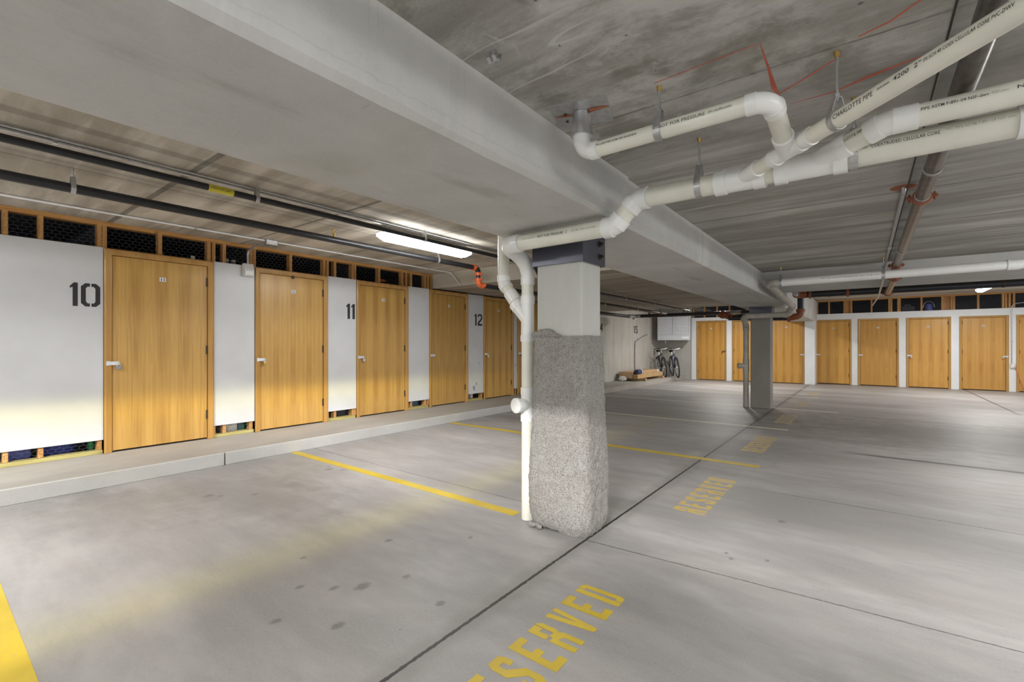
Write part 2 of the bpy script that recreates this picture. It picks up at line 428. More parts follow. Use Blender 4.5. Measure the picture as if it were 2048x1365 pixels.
M['grey_box'] = plain('grey_electric_box', (0.60, 0.60, 0.57), 0.45, var=0.04)
M['heater'] = plain('heater_enamel', (0.50, 0.52, 0.54), 0.35, var=0.04)
M['tyre'] = plain('bicycle_rubber', (0.02, 0.02, 0.02), 0.7)
M['bike_blue'] = plain('dark_blue_frame', (0.035, 0.04, 0.11), 0.3)
M['bike_black'] = plain('black_frame', (0.025, 0.025, 0.028), 0.35)
M['cardboard'] = plain('cardboard', (0.50, 0.33, 0.18), 0.8)
M['timber'] = pine('sawn_timber', (0.55, 0.38, 0.20), (0.42, 0.27, 0.13), 1)
M['navy'] = plain('navy_wrap', (0.035, 0.035, 0.10), 0.5)
M['bin_blue'] = plain('blue_plastic_bin', (0.10, 0.13, 0.50), 0.45)
M['green'] = plain('green_plastic', (0.02, 0.25, 0.08), 0.5)
M['teal'] = plain('slate_blue_plastic', (0.10, 0.17, 0.24), 0.5)
M['grey_item'] = plain('grey_stored_goods', (0.25, 0.26, 0.29), 0.5)
M['yellow_tag'] = plain('yellow_pipe_label', (0.60, 0.52, 0.04), 0.5)

def carpet_mat():
    k = NT('carpet_pile'); p = k.pos()
    n = k.noise(p, 150.0, 3, 0.7); n2 = k.noise(k.scale(p, (1, 1, 0.5)), 55.0, 4, 0.7); n3 = k.noise(p, 4.0, 3)
    c = k.mix(k.ramp(n, 0.3, 0.7), (0.20, 0.18, 0.155), (0.64, 0.61, 0.57))
    c = k.mix(k.ramp(n2, 0.35, 0.7, 0.0, 0.5), c, (0.62, 0.60, 0.57))
    c = k.mix(k.ramp(n3, 0.45, 0.7, 0.0, 0.3), c, (0.30, 0.27, 0.23))
    k.bump(k.math('ADD', n, n2), 1.0, 0.02)
    return k.set(c, 0.95, 0.0, 0.1)
M['carpet'] = carpet_mat()

def emit(name, s, color=(1.0, 1.0, 0.985)):
    k = NT(name)
    k.set((0.9, 0.9, 0.9), 0.3)
    k.b.inputs['Emission Color'].default_value = (*color, 1); k.b.inputs['Emission Strength'].default_value = s
    return k.m

# ------------------------------------------------------------------ the setting
def struct(o, label=None, cat=None): return tag(o, label, cat, None, 'structure')

X_R, Y_N = 6.5, -4.0
struct(MB().box(-8.2, X_R, Y_N, 20.5, -0.2, 0.0).build('floor', M['floor']))
struct(MB().box(-8.2, BX0 + 0.05, Y_N, 5.75, ZC_L, ZC_L + 0.2).build('ceiling', M['ceil_l']))
struct(MB().box(BX1 - 0.05, X_R, Y_N, 7.42, ZC_R, ZC_R + 0.2).build('ceiling', M['ceil_r']))
struct(MB().box(-8.2, X_R, 9.45, 20.5, ZC_B, ZC_B + 0.2).build('ceiling', M['ceil_l']))
lo = MB(); lo.box(-8.2, BX0 + 0.02, 5.765, 13.0, Z_SLAB, ZC_B + 0.02)
struct(lo.build('ceiling', M['slab']))
lt = MB(); lt.box(-8.2, BX0 + 0.02, 5.745, 5.775, Z_SLAB - 0.004, ZC_L + 0.02)
struct(lt.build('trim_1', M['lintel']), 'pale concrete lintel face where the left ceiling steps down', 'lintel')
rb = MB(); rb.box(BX1 - 0.02, X_R, 7.41, 9.5, 2.166, ZC_B + 0.1)
struct(rb.build('trim_2', M['beam']), 'low concrete cross beam behind the white far pipe', 'beam')

# main beam in three precast lengths, the joints stand over the columns
def beam(y0, y1, x1, label):
    m = MB(); z1 = 2.62
    prof = [(BX0, z1), (BX0, BZ + .012), (BX0 + .012, BZ), (x1 - .018, BZ), (x1, BZ + .018), (x1, z1)]
    n = max(2, int((y1 - y0) / 0.16)); vs = []
    rnd = random.Random(int(y0 * 10) + 50)
    for i in range(n + 1):
        y = y0 + (y1 - y0) * i / n
        e = rnd.uniform(-.006, .008)
        for j, (x, z) in enumerate(prof):
            dx = -abs(e) if j == 3 else 0; dz = abs(e) if j == 4 else 0
            vs.append((x + dx, y, z + dz))
    fs = []
    q = len(prof)
    for i in range(n):
        for j in range(q):
            fs.append((i*q+j, i*q+(j+1)%q, (i+1)*q+(j+1)%q, (i+1)*q+j))
    fs += [tuple(range(q)), tuple(n*q+j for j in range(q))[::-1]]
    m.add(vs, fs)
    return struct(m.build('beam', M['beam']), label, 'beam')
beam(Y_N, 2.690, BX1, 'long stained concrete beam running overhead from the camera to the carpeted column')
beam(2.700, 10.15, BX1 - 0.015, 'concrete beam between the carpeted column and the far bare column')
beam(10.16, 17.7, BX1 - 0.09, 'far end of the concrete beam past the bare column')

# near and right walls, out of view, left out to let fill light in
# concrete wall past the lockers, and the bare corner behind the heater
cw = struct(MB().box(-8.2, WX, 9.42, 17.35, 0.0, 2.66).build('wall_left_concrete', M['conc_wall']))
struct(MB().box(WX, -4.98, 17.15, 17.35, 0.0, 2.66).build('wall_back_concrete', M['conc_wall']))
# raised walk with its curb face
wk = MB(); wk.box(-8.2, -5.262, Y_N, 17.15, 0.0, CURB)
walk = struct(wk.build('walkway', M['walk']), 'raised concrete walk in front of the locker doors', 'walkway')
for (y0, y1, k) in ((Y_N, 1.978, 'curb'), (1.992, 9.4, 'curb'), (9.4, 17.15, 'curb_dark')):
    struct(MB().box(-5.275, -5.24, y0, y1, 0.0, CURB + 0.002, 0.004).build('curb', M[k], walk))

# ------------------------------------------------------------------ stencil numbers and lettering
def text_mesh(s, size, bold=0.005):
    c = bpy.data.curves.new('t', 'FONT'); c.body = s; c.size = size; c.resolution_u = 2; c.offset = size * bold
    o = bpy.data.objects.new('t', c); col.objects.link(o)
    dg = bpy.context.evaluated_depsgraph_get(); dg.update()
    me = bpy.data.meshes.new_from_object(o.evaluated_get(dg))
    v = [tuple(x.co) for x in me.vertices]; f = [tuple(p.vertices) for p in me.polygons]
    bpy.data.objects.remove(o); bpy.data.curves.remove(c); bpy.data.meshes.remove(me)
    return v, f

DIG = {
 '1': [[(0,.84),(.50,1),(1,1),(1,0),(.36,0),(.36,.80),(0,.76)]],
 '0': [[(.46,1),(.22,1),(0,.86),(0,.14),(.22,0),(.46,0),(.46,.14),(.34,.14),(.25,.22),(.25,.78),(.34,.86),(.46,.86)],
       [(.54,1),(.78,1),(1,.86),(1,.14),(.78,0),(.54,0),(.54,.14),(.66,.14),(.75,.22),(.75,.78),(.66,.86),(.54,.86)]],
 '2': [[(.02,.74),(.02,.86),(.25,1),(.75,1),(1,.86),(1,.58),(.36,.20),(.36,.16),(1,.16),(1,0),(.05,0),(.05,.26),(.75,.64),(.75,.80),(.66,.86),(.34,.86),(.26,.80),(.26,.74)]],
 '5': [[(.95,1),(.05,1),(.05,.48),(.62,.48),(.74,.42),(.74,.20),(.64,.14),(.30,.14),(.26,.2),(.26,.28),(0,.28),(0,.14),(.22,0),(.76,0),(1,.14),(1,.48),(.78,.62),(.30,.62),(.30,.85),(.95,.85)]],
 '4': [[(.55,1),(.82,1),(.82,.38),(1,.38),(1,.24),(.82,.24),(.82,0),(.57,0),(.57,.24),(0,.24),(0,.36)]],
}
def stencil(parent, digits, z0, h, y=-0.0025):
    """digits painted on a wall, in the wall's own frame: (digit, x0, x1)"""
    o = MB(); name = ''.join(d[0] for d in digits)
    for ch, x0, x1 in digits:
        for poly in DIG[ch]:
            o.prism(poly, lambda u, v, d: (x0 + u * (x1 - x0), y + d, z0 + v * h), 0.0, 0.003)
    q = o.build('stencil_number', M['black_paint'], parent)
    q['label'] = 'black stencilled number ' + name
    return q

# ------------------------------------------------------------------ locker walls
def hexwire(m, x0, x1, z0, z1, y=0.0, a=0.032, wd=0.0008):
    """chicken wire as thin bars"""
    w = a * math.sqrt(3); k = 0; z = z0
    hx, hz = 0.056, 0.021
    edges = []
    row = 0
    zc = z0
    while zc < z1:
        x = x0 - (hx / 2 if row % 2 else 0)
        while x < x1:
            p = [(x, zc), (x + hx * .5, zc + hz * .55), (x + hx, zc), (x + hx * .5, zc + hz * 1.55)]
            edges.append((p[0], p[1])); edges.append((p[1], p[2])); edges.append((p[1], p[3]))
            x += hx
        zc += hz * 1.55; row += 1
    for (ax, az), (bx, bz) in edges:
        if min(ax, bx) < x0 or max(ax, bx) > x1 or min(az, bz) < z0 or max(az, bz) > z1: continue
        dx, dz = bx - ax, bz - az; L = math.hypot(dx, dz); nx, nz = -dz / L * wd, dx / L * wd
        m.add([(ax+nx, y, az+nz), (ax-nx, y, az-nz), (bx-nx, y, bz-nz), (bx+nx, y, bz+nz),
               (ax, y+wd, az), (bx, y+wd, bz)], [(0,1,2,3),(0,3,5,4),(1,4,5,2)])

CASE_H, CASE_W = 2.10, 1.0
def make_door(name, number, w=CASE_W, h=CASE_H, cw=0.062, hand='right', oakm='oak', frame=True, hasp=True, gap=0.016, knob=False):
    """origin at the left foot of the casing; x to the right, y into the wall"""
    t = bpy.data.objects.new(name, None); t.empty_display_size = 0.1; col.objects.link(t)
    t['kind'] = 'structure'
    # moulded casing: profile swept round three sides with mitred corners
    prof = [(0.0, 0.0), (0.0, -0.016), (cw * .16, -0.021), (cw * .45, -0.019), (cw * .78, -0.013), (cw, -0.008), (cw, 0.045)]
    m = MB(); vs = []; q = len(prof)
    for i, (d, y) in enumerate(prof):
        vs += [(d, y, 0.0), (d, y, h - d), (w - d, y, h - d), (w - d, y, 0.0)]
    fs = []
    for i in range(q - 1):
        for j in range(3):
            fs.append((i*4+j, i*4+j+1, (i+1)*4+j+1, (i+1)*4+j))
    m.add(vs, fs)
    m.build('casing', M['casing'], t, 25)
    lf = MB(); lf.box(cw + .004, w - cw - .004, 0.006, 0.046, gap, h - cw - .004, 0.002)
    lf.build('leaf', M[oakm], t)
    hx = w - cw - .002 if hand == 'right' else cw + .002
    for z in (0.24, 1.0, 1.80):
        MB().box(hx - .013, hx + .009, -0.004, 0.008, z, z + .10, .002).tube([(hx, -.004, z - .003), (hx, -.004, z + .103)], .006, 8).build('hinge', M['iron'], t, 40)
    pw, ph = 0.058, 0.046
    pl = MB(); pl.box(w/2 - pw/2, w/2 + pw/2, 0.003, 0.0065, h - .29, h - .29 + ph, .001)
    pl = pl.build('number_plate', M['white'], t)
    pl['label'] = 'small white plate reading ' + number
    v, f = text_mesh(number, 0.05, .03)
    xs = [a[0] for a in v]; cx = (min(xs) + max(xs)) / 2
    MB().add([(w/2 + (a - cx) * .95, 0.0022, h - .29 + .006 + b) for a, b, c in v], f).build('digits', M['black_paint'], pl)
    if hasp:
        s = 1 if hand == 'right' else -1
        bx = 0.012 if hand == 'right' else w - 0.012
        hp = MB()
        hp.box(bx, bx + s * .105, -0.026, -0.021, 0.902, 0.940, .001)
        hp.box(bx, bx + s * .03, -0.030, -0.019, 0.898, 0.944, .001)
        hp.tube([(bx + s * .098, -.005, .921), (bx + s * .098, -.040, .921)], .006, 8)
        hp.build('hasp', M['steel'] , t, 40)
    return t

def make_padlock(body, label, dark=False):
    t = thing('padlock', label, 'padlock')
    MB().box(-.020, .020, -.010, .010, -.066, -.030, .004, 2).build('body', M[body], t)
    pts = [(-.012, 0, -.034), (-.012, 0, -.012)] + [(-.012 * math.cos(a), 0, -.012 + .012 * math.sin(a)) for a in [math.pi * i / 8 for i in range(1, 8)]] + [(.012, 0, -.012), (.012, 0, -.034)]
    MB().tube(pts, .0038, 8).build('shackle', M['steel'], t, 60)
    return t

ROT_L = math.pi / 2
wall_l = thing('wall_left', None, None, (WX, 0, 0), ROT_L, kind='structure')
# painted panels between the doors: local x is world y, local y goes into the wall
DOORS_L = [(1.217, '11'), (2.687, '12'), (4.165, '13'), (5.648, '14'), (7.122, '15'), (8.262, '16')]
pan = [(-4.0, 1.214), (2.220, 2.684), (3.690, 4.162), (5.168, 5.645), (6.651, 7.119), (8.125, 8.259), (9.265, 9.45)]
for a, b in pan:
    p = MB().box(a, b, 0.0, 0.012, 0.268, 2.235, .0015).build('panel', M['paint'], wall_l)
MB().box(-4.0, 5.745, 0.016, 0.105, 2.462, ZC_L, .002).build('top_plate', M['pine_h'], wall_l)
MB().box(-4.0, 9.45, 0.016, 0.105, 2.200, 2.2345).build('header', M['pine_h'], wall_l)
for a, b in pan:
    MB().box(a + .002, b - .002, 0.016, 0.105, CURB + .001, CURB + .040, .002).build('sill_plate', M['sill'], wall_l)
STUDS = [-3.7, -3.1, -2.5, -1.9, -1.3, -.7, -.1, .537, .765, 1.187, 1.227, 1.697, 2.176, 2.226, 2.342, 2.649, 2.690, 3.160, 3.648, 3.700, 3.820, 4.115, 4.156, 4.597, 5.065, 5.150, 5.255, 5.572, 5.640, 5.718,
         6.68, 7.09, 8.15, 8.235, 9.30]
def in_door(y): return any(d - .002 < y < d + 1.002 for d, n in DOORS_L)
for y in STUDS:
    if y > 5.74 and in_door(y): continue
    z0 = 2.23 if in_door(y) else CURB + .04
    MB().box(y - .0185, y + .0185, 0.017, 0.104, z0, 2.463 if y < 5.74 else 2.25, .002).build('stud', M['pine'], wall_l)
wm = MB(); hexwire(wm, 0.25, 5.74, 2.236, 2.462, 0.0145)
wm.build('wire_mesh', M['wire'], wall_l)
wm = MB()
for a, b in pan[:6]: hexwire(wm, max(a, 0.25), b, CURB + .04, 0.268, 0.0145)
wm.build('wire_mesh', M['wire'], wall_l)
# dark locker interior
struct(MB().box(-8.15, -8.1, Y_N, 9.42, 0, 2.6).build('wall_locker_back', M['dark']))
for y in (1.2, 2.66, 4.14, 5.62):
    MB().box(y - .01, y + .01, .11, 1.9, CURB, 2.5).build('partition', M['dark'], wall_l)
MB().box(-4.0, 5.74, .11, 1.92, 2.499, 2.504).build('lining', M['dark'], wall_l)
stencil(wall_l, (('1', .962, 1.020), ('0', 1.043, 1.189)), 1.622, .232)
stencil(wall_l, (('1', 3.990, 4.052), ('1', 4.074, 4.136)), 1.628, .230)
stencil(wall_l, (('1', 6.846, 6.908), ('2', 6.938, 7.078)), 1.622, .234)
cwn = thing('wall_left_marks', None, None, (WX, 0, 0), ROT_L, kind='structure')
stencil(cwn, (('1', 14.78, 14.87), ('5', 14.92, 15.12)), 1.628, .245)
stencil(cwn, (('1', 12.16, 12.25), ('4', 12.30, 12.50)), 1.628, .245)
# chipped paint beside the number 12
for y, z, s in ((6.99, .86, .02), (6.90, .47, .03), (6.83, .38, .05), (8.19, .80, .02)):
    rr = random.Random(int(y * 100)); pts = []
    for i in range(9):
        a = 2 * math.pi * i / 9; r = s * rr.uniform(.5, 1.2); pts.append((y + r * .7 * math.cos(a), z + r * 1.4 * math.sin(a)))
    MB().prism(pts, lambda u, v, d: (u, -0.001 + d, v), 0.0, 0.002).build('paint_chip', M['grey_item'], wall_l)

dn = 1
for y, num in DOORS_L:
    d = make_door('door_%d' % dn, num)
    d.location = (WX, y, CURB + 0.003); d.rotation_euler = (0, 0, ROT_L)
    tag(d, 'oak locker door with plate %s in the left wall' % num, 'door')
    dn += 1
pl_specs = [(1.217, 'grey', 'silver padlock on the hasp of the nearest left locker door'),
            (2.687, 'brass', 'brass padlock on the hasp of locker door 12'),
            (4.165, 'steel', 'steel padlock on the door just right of stencilled number 11'),
            (7.122, 'steel', 'steel padlock on the fifth left door, under the low slab'),
            (8.262, 'iron', 'dark padlock on the hasp of the door half hidden by the column pipe')]
for y, mat, lab in pl_specs:
    p = make_padlock({'grey': 'grey_item'}.get(mat, mat), lab)
    p.location = (WX + .034, y + .110, CURB + .926); p.rotation_euler = (0, 0, ROT_L)
# small dark latch above door 12
tag(MB().box(WX + .001, WX + .020, 3.16, 3.19, 2.135, 2.178, .002).build('door_catch', M['iron']), 'small dark catch at the top edge of locker door 12', 'catch')

# ------------------------------------------------------------------ things stored inside the left lockers
def bin_(label, x0, x1, y0, y1, z0, z1, mat, lid):
    t = thing('storage_bin', label, 'storage bin', ((x0+x1)/2, (y0+y1)/2, z0))
    hx, hy, h = (x1-x0)/2, (y1-y0)/2, z1 - z0
    m = MB(); n = []
    for f, z in ((.88, 0), (.97, h*.86), (1.0, h*.86), (1.0, h*.9)):
        n += [(-hx*f, -hy*f, z), (hx*f, -hy*f, z), (hx*f, hy*f, z), (-hx*f, hy*f, z)]
    fs = [(3,2,1,0), (12,13,14,15)]
    for i in range(3):
        for k in range(4): fs.append((i*4+k, i*4+(k+1)%4, (i+1)*4+(k+1)%4, (i+1)*4+k))
    m.add(n, fs); m.build('tub', M[mat], t)
    MB().box(-hx*1.02, hx*1.02, -hy*1.02, hy*1.02, h*.9, h, .008, 2).build('lid', M[lid], t)
    return t
bin_('blue bin seen under the wall panel at far left', -6.75, -6.32, .56, .72, CURB, .52, 'bin_blue', 'bin_blue')
t = thing('laundry_drum', 'pale blue round drum under the wall panel below number 10', 'drum', (-6.55, .92, CURB))
MB().tube([(0,0,0),(0,0,.03),(0,0,.36),(0,0,.40)], [.13,.15,.165,.165], 28).build('tub', M['bin_blue'], t, 40)
MB().tube([(0,0,.40),(0,0,.43)], [.17,.16], 28).build('lid', M['teal'], t, 40)
t = thing('plastic_bottle', 'green plastic bottle behind the wire left of door 11', 'bottle', (-6.33, 1.145, CURB))
MB().tube([(0,0,0),(0,0,.16),(0,0,.2),(0,0,.23)], [.03,.03,.012,.012], 16).build('body', M['green'], t, 40)
MB().tube([(0,0,.23),(0,0,.25)], .014, 12).build('cap', M['white'], t, 40)
for i in range(7):
    tag(MB().box(-6.62, -6.31, 2.385, 2.53, CURB + .001 + .02 * i, CURB + .019 + .02 * i, .003).build('folded_sheet', M['white']),
        'white folded sheet in the stack under the panel between doors 11 and 12', 'sheet', 'white sheets stacked behind the wire')
bin_('slate blue box under the panel between doors 11 and 12', -6.6, -6.32, 2.545, 2.60, CURB, .40, 'teal', 'teal')
t = thing('plastic_bottle', 'green bottle behind the wire left of door 12', 'bottle', (-6.35, 2.613, CURB))
MB().tube([(0,0,0),(0,0,.16),(0,0,.2),(0,0,.23)], [.02,.02,.01,.01], 12).build('body', M['green'], t, 40)
MB().tube([(0,0,.23),(0,0,.25)], .012, 12).build('cap', M['white'], t, 40)
bin_('dark box seen through the wire left of door 13', -6.7, -6.32, 3.86, 4.09, CURB, .46, 'dark', 'dark')
bin_('grey box seen through the wire left of door 14', -6.7, -6.32, 5.30, 5.54, CURB, .45, 'teal', 'teal')
t = thing('plastic_jug', 'white jug behind the wire right of door 14', 'jug', (-6.36, 6.93, CURB))
MB().tube([(0,0,0),(0,0,.12),(0,0,.16),(0,0,.19)], [.045,.045,.018,.018], 16).build('body', M['white'], t, 40)
MB().tube([(0,0,.19),(0,0,.21)], .02, 12).build('cap', M['teal'], t, 40)
# goods on the high shelf behind the upper wire
struct(MB().box(-7.6, -6.3, .3, 5.6, 2.20, 2.222).build('locker_shelf', M['dark'], None), 'dark shelf behind the upper wire of the left lockers', 'shelf')
t = thing('spray_bottle', 'small clear bottle behind the upper wire over door 11', 'bottle', (-6.42, 1.765, 2.223))
MB().tube([(0,0,0),(0,0,.07),(0,0,.09),(0,0,.12)], [.022,.022,.01,.008], 14).build('body', M['grey_item'], t, 40)
MB().tube([(0,0,.12),(0,0,.14)], .011, 10).build('cap', M['white'], t, 40)
tag(MB().box(-6.40, -6.36, 2.045, 2.085, 2.223, 2.30, .003).build('small_carton', M['white']), 'small white carton behind the upper wire at the right end of door 11', 'carton')
for x0, y0, y1, z in ((-6.9, .80, 1.17, 2.262), (-6.7, 1.30, 1.66, 2.272), (-6.8, 2.72, 3.12, 2.262), (-6.7, 4.20, 4.52, 2.25)):
    tag(MB().tube([(x0, y0, z + .005), (x0 + .1, y1, z + .012)], .014, 10).build('shelf_rod', M['grey_item'], None, 40),
        'grey rod lying on the shelf behind the upper wire', 'rod', 'grey rods on the locker shelf')
t = thing('power_drill', 'orange power tool behind the upper wire over door 13', 'power tool', (-6.42, 4.80, 2.223))
MB().tube([(0,-.07,.09),(0,.05,.09)], .028, 14).build('body', M['orange'], t, 40)
MB().box(-.018, .018, .0, .04, 0.0, .08, .006, 2).build('handle', M['tyre'], t)
MB().tube([(0,.05,.09),(0,.11,.09)], [.016,.008], 12).build('chuck', M['zinc'], t, 40)
for i, y in enumerate((2.44, 2.52)):
    t = thing('jar', 'pale jar on the locker shelf %s the grey junction box' % ('left of' if i == 0 else 'behind'), 'jar', (-6.40, y, 2.223))
    MB().tube([(0,0,0),(0,0,.07)], .026, 16).build('body', M['grey_item'], t, 40)
    MB().tube([(0,0,.07),(0,0,.095)], .028, 16).build('lid', M['white'], t, 40)

# ------------------------------------------------------------------ rear locker walls
# left part of the rear wall, y 17.15
wb = thing('wall_back_left', None, None, (0, 17.15, 0), 0, kind='structure')
Z_HDR = 2.20
DB = [(-4.815, .995, '17', 'left'), (-3.64, 1.0, '18', 'left'), (-2.535, 1.0, '19', 'left')]
MB().box(-4.985, -4.82, -0.03, 0.10, 0.0, Z_HDR, .002).build('post', M['white_trim'], wb)
MB().box(-3.815, -3.645, -0.02, 0.10, 0.0, Z_HDR - .1, .002).build('post', M['white_trim'], wb)
MB().box(-2.635, -2.54, -0.02, 0.10, 0.0, Z_HDR - .1, .002).build('post', M['white_trim'], wb)
MB().box(-1.53, -1.262, -0.05, 0.56, 0.0, 2.0, .002).build('post', M['white_trim'], wb)
MB().box(-4.82, -1.53, -0.02, 0.10, 2.085, Z_HDR, .002).build('header', M['white_trim'], wb)
for x in (-4.93, -4.55, -4.13, -3.73, -3.2, -2.7, -2.2):
    MB().box(x - .019, x + .019, 0.012, 0.10, Z_HDR, ZC_B - .04, .002).build('stud', M['pine'], wb)
MB().box(-4.98, -1.5, 0.012, 0.10, ZC_B - .04, ZC_B, .002).build('top_plate', M['pine_h'], wb)
for x, w, num, hand in DB:
    d = make_door('door_%d' % dn, num, w, 2.075, .055, hand, 'oak_far', hasp=(num != '17'))
    d.location = (x, 17.15, 0.004); tag(d, 'amber oak locker door %s in the rear wall left of the bare column' % num if num != '19' else 'amber oak locker door just right of the bare column', 'door')
    dn += 1
# dust bloom on the lowest part of the first rear door, and its dark lever
k = MB(); k.tube([(-3.90, 17.15 - .002, 1.02), (-3.90, 17.15 - .05, 1.02)], .012, 10)
k.tube(bent([(-3.84, 17.10, 1.02), (-3.945, 17.10, 1.02), (-3.96, 17.10, .93)], .02, 5), .011, 10)
tag(k.build('door_lever', M['iron'], None, 50), 'dark lever handle on the leftmost rear locker door', 'handle')
# right part, y 17.7
wr = thing('wall_back_right', None, None, (0, 17.7, 0), 0, kind='structure')
DR = [(-1.273, .918, '20', 'right'), (-.195, .962, '21', 'right'), (.933, .952, '22', 'right'), (2.052, .947, '23', 'left'), (3.135, .95, '24', 'left'), (4.3, .95, '25', 'right')]
edges = [(-.355, -.195), (.767, .933), (1.885, 2.052), (2.999, 3.135), (4.085, 4.3), (5.25, 6.5)]
for a, b in edges: MB().box(a + .001, b - .001, 0.0, 0.02, 0.0, 2.03, .001).build('panel', M['white_trim'], wr)
MB().box(-1.262, X_R, 0.0, 0.02, 2.025, 2.215, .002).build('header', M['white_trim'], wr)
MB().box(-1.262, X_R, 0.022, 0.11, 2.602, ZC_B, .002).build('top_plate', M['pine_h'], wr)
for x in (-1.24, -.93, -.535, -.36, .135, .55, .60, .755, .79, 1.27, 1.71, 1.90, 1.95, 2.43, 2.90, 2.955, 3.02, 3.10, 3.6, 4.1, 4.2, 4.7, 5.2):
    MB().box(x - .022, x + .022, 0.022, 0.11, 2.215, 2.603, .002).build('stud', M['pine'], wr)
MB().box(-.52, -.38, .09, .10, 2.215, 2.60).build('stud', M['pine'], wr)
MB().box(1.73, 1.90, .09, .10, 2.215, 2.60).build('stud', M['pine'], wr)
wmx = MB(); hexwire(wmx, -1.2, 4.6, 2.216, 2.602, 0.015)
wmx.build('wire_mesh', M['wire'], wr)
for x, w, num, hand in DR:
    d = make_door('door_%d' % dn, num, w, 2.02, .055, hand, 'oak_far', gap=.02)
    d.location = (x, 17.7, 0.004)
    tag(d, {'20': 'amber oak door next to the white corner post in the rear wall', '21': 'darker figured oak door, second right of the white corner post',
            '22': 'amber oak door, third right of the white corner post', '23': 'amber oak door left of the wall outlet with hasp on its right',
            '24': 'amber oak door cut by the right edge of the photo', '25': 'amber oak door beyond the right edge'}[num], 'door')
    dn += 1
for x, mat, lab in ((.933 + .11, 'steel', 'steel padlock on the third door right of the white corner post'), (2.052 + .947 - .11, 'brass', 'brass padlock on the rear door left of the wall outlet')):
    p = make_padlock(mat, lab); p.location = (x, 17.7 - .034, .93)
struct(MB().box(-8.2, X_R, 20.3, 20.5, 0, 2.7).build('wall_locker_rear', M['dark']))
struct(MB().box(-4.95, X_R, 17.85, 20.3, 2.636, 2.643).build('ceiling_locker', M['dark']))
# things on the rear locker shelf
struct(MB().box(-1.2, 4.6, 17.83, 18.8, 2.19, 2.205).build('locker_shelf', M['timber'], None), 'wooden shelf behind the rear upper wire', 'shelf')
t = thing('camping_lantern', 'blue lantern with wire handle on the rear locker shelf', 'lantern', (1.45, 18.05, 2.206))
MB().tube([(0,0,0),(0,0,.03),(0,0,.2),(0,0,.24)], [.08,.09,.075,.03], 18).build('body', M['bin_blue'], t, 40)
MB().tube([(-.12,0,.12)] + [(-.12*math.cos(a),0,.14+.16*math.sin(a)) for a in [math.pi*i/10 for i in range(11)]] + [(.12,0,.12)], .008, 8).build('handle', M['steel'], t, 50)
t = thing('tool_case', 'black case on the rear locker shelf left of the lantern', 'case', (.98, 18.0, 2.206))
MB().box(-.15, .15, -.1, .1, 0, .17, .015, 2).build('body', M['dark'], t)
MB().tube(bent([(-.06,-.02,.17),(-.06,-.02,.21),(.06,-.02,.21),(.06,-.02,.17)], .015, 4), .008, 8).build('handle', M['grey_item'], t, 50)
# outlet with conduit between the last doors, and its red cord
t = thing('wall_outlet', 'grey outlet box with bent conduit on the rear wall at right', 'outlet', (3.067, 17.7, 0))
MB().box(-.05, .05, -.055, -.001, 0.50 + .12, 0.62 + .12, .004).build('box', M['grey_box'], t)
MB().box(-.018, .018, -.060, -.054, .635, .725, .002).build('face', M['white'], t)
MB().tube(bent([(-.02, -.025, .74), (-.02, -.025, 2.32), (.35, -.025, 2.36), (1.2, -.025, 2.37)], .12, 8), .011, 10).build('conduit', M['zinc'], t, 50)
MB().box(-.04, .0, -.04, -.001, 1.32, 1.34, .002).build('strap', M['zinc'], t)
pc = MB().tube([(.023, -.07, .66), (.053, -.10, .55), (.093, -.12, .38), (.143, -.13, .2), (.193, -.14, .06), (.273, -.15, .012), (.433, -.17, .012)], .007, 8).build('power_cord', M['red_chalk'], t, 60)
pc['label'] = 'thin red power cord'

# ------------------------------------------------------------------ columns
def make_column(y0, y1, mat, label, bolts):
    t = thing('concrete_column', label, 'column', (-1.625, (y0 + y1) / 2, 0))
    hy = (y1 - y0) / 2
    MB().box(-.175, .175, -hy, hy, 0.0, BZ - .001, .012, 1).build('shaft', M[mat], t)
    m = MB(); a, b = .196, hy + .022
    zb, zt = 1.775, BZ - .002
    for x0, x1, yy0, yy1 in ((-a, a, -b, -b + .012), (-a, a, b - .012, b), (-a, -a + .012, -b + .012, b - .012), (a - .012, a, -b + .012, b - .012)):
        m.box(x0, x1, yy0, yy1, zb, zt)
    br = m.build('steel_collar', M['plate'], t)
    br['label'] = 'dark steel collar at the column head'
    if bolts:
        for yy in (.075,):
            for z in (1.835, 1.92):
                q = MB(); q.tube([(a, yy, z), (a + .005, yy, z)], .022, 16); q.tube([(a + .004, yy, z), (a + .018, yy, z)], .014, 6); q.tube([(a + .01, yy, z), (a + .03, yy, z)], .008, 8)
                q.build('bolt', M['iron'], br, 30)
    return t
make_column(2.63, 2.90, 'column', 'near grey concrete column wrapped in carpet at its foot', True)
make_column(10.05, 10.33, 'column_far', 'far bare brown-grey concrete column with a pipe beside it', False)

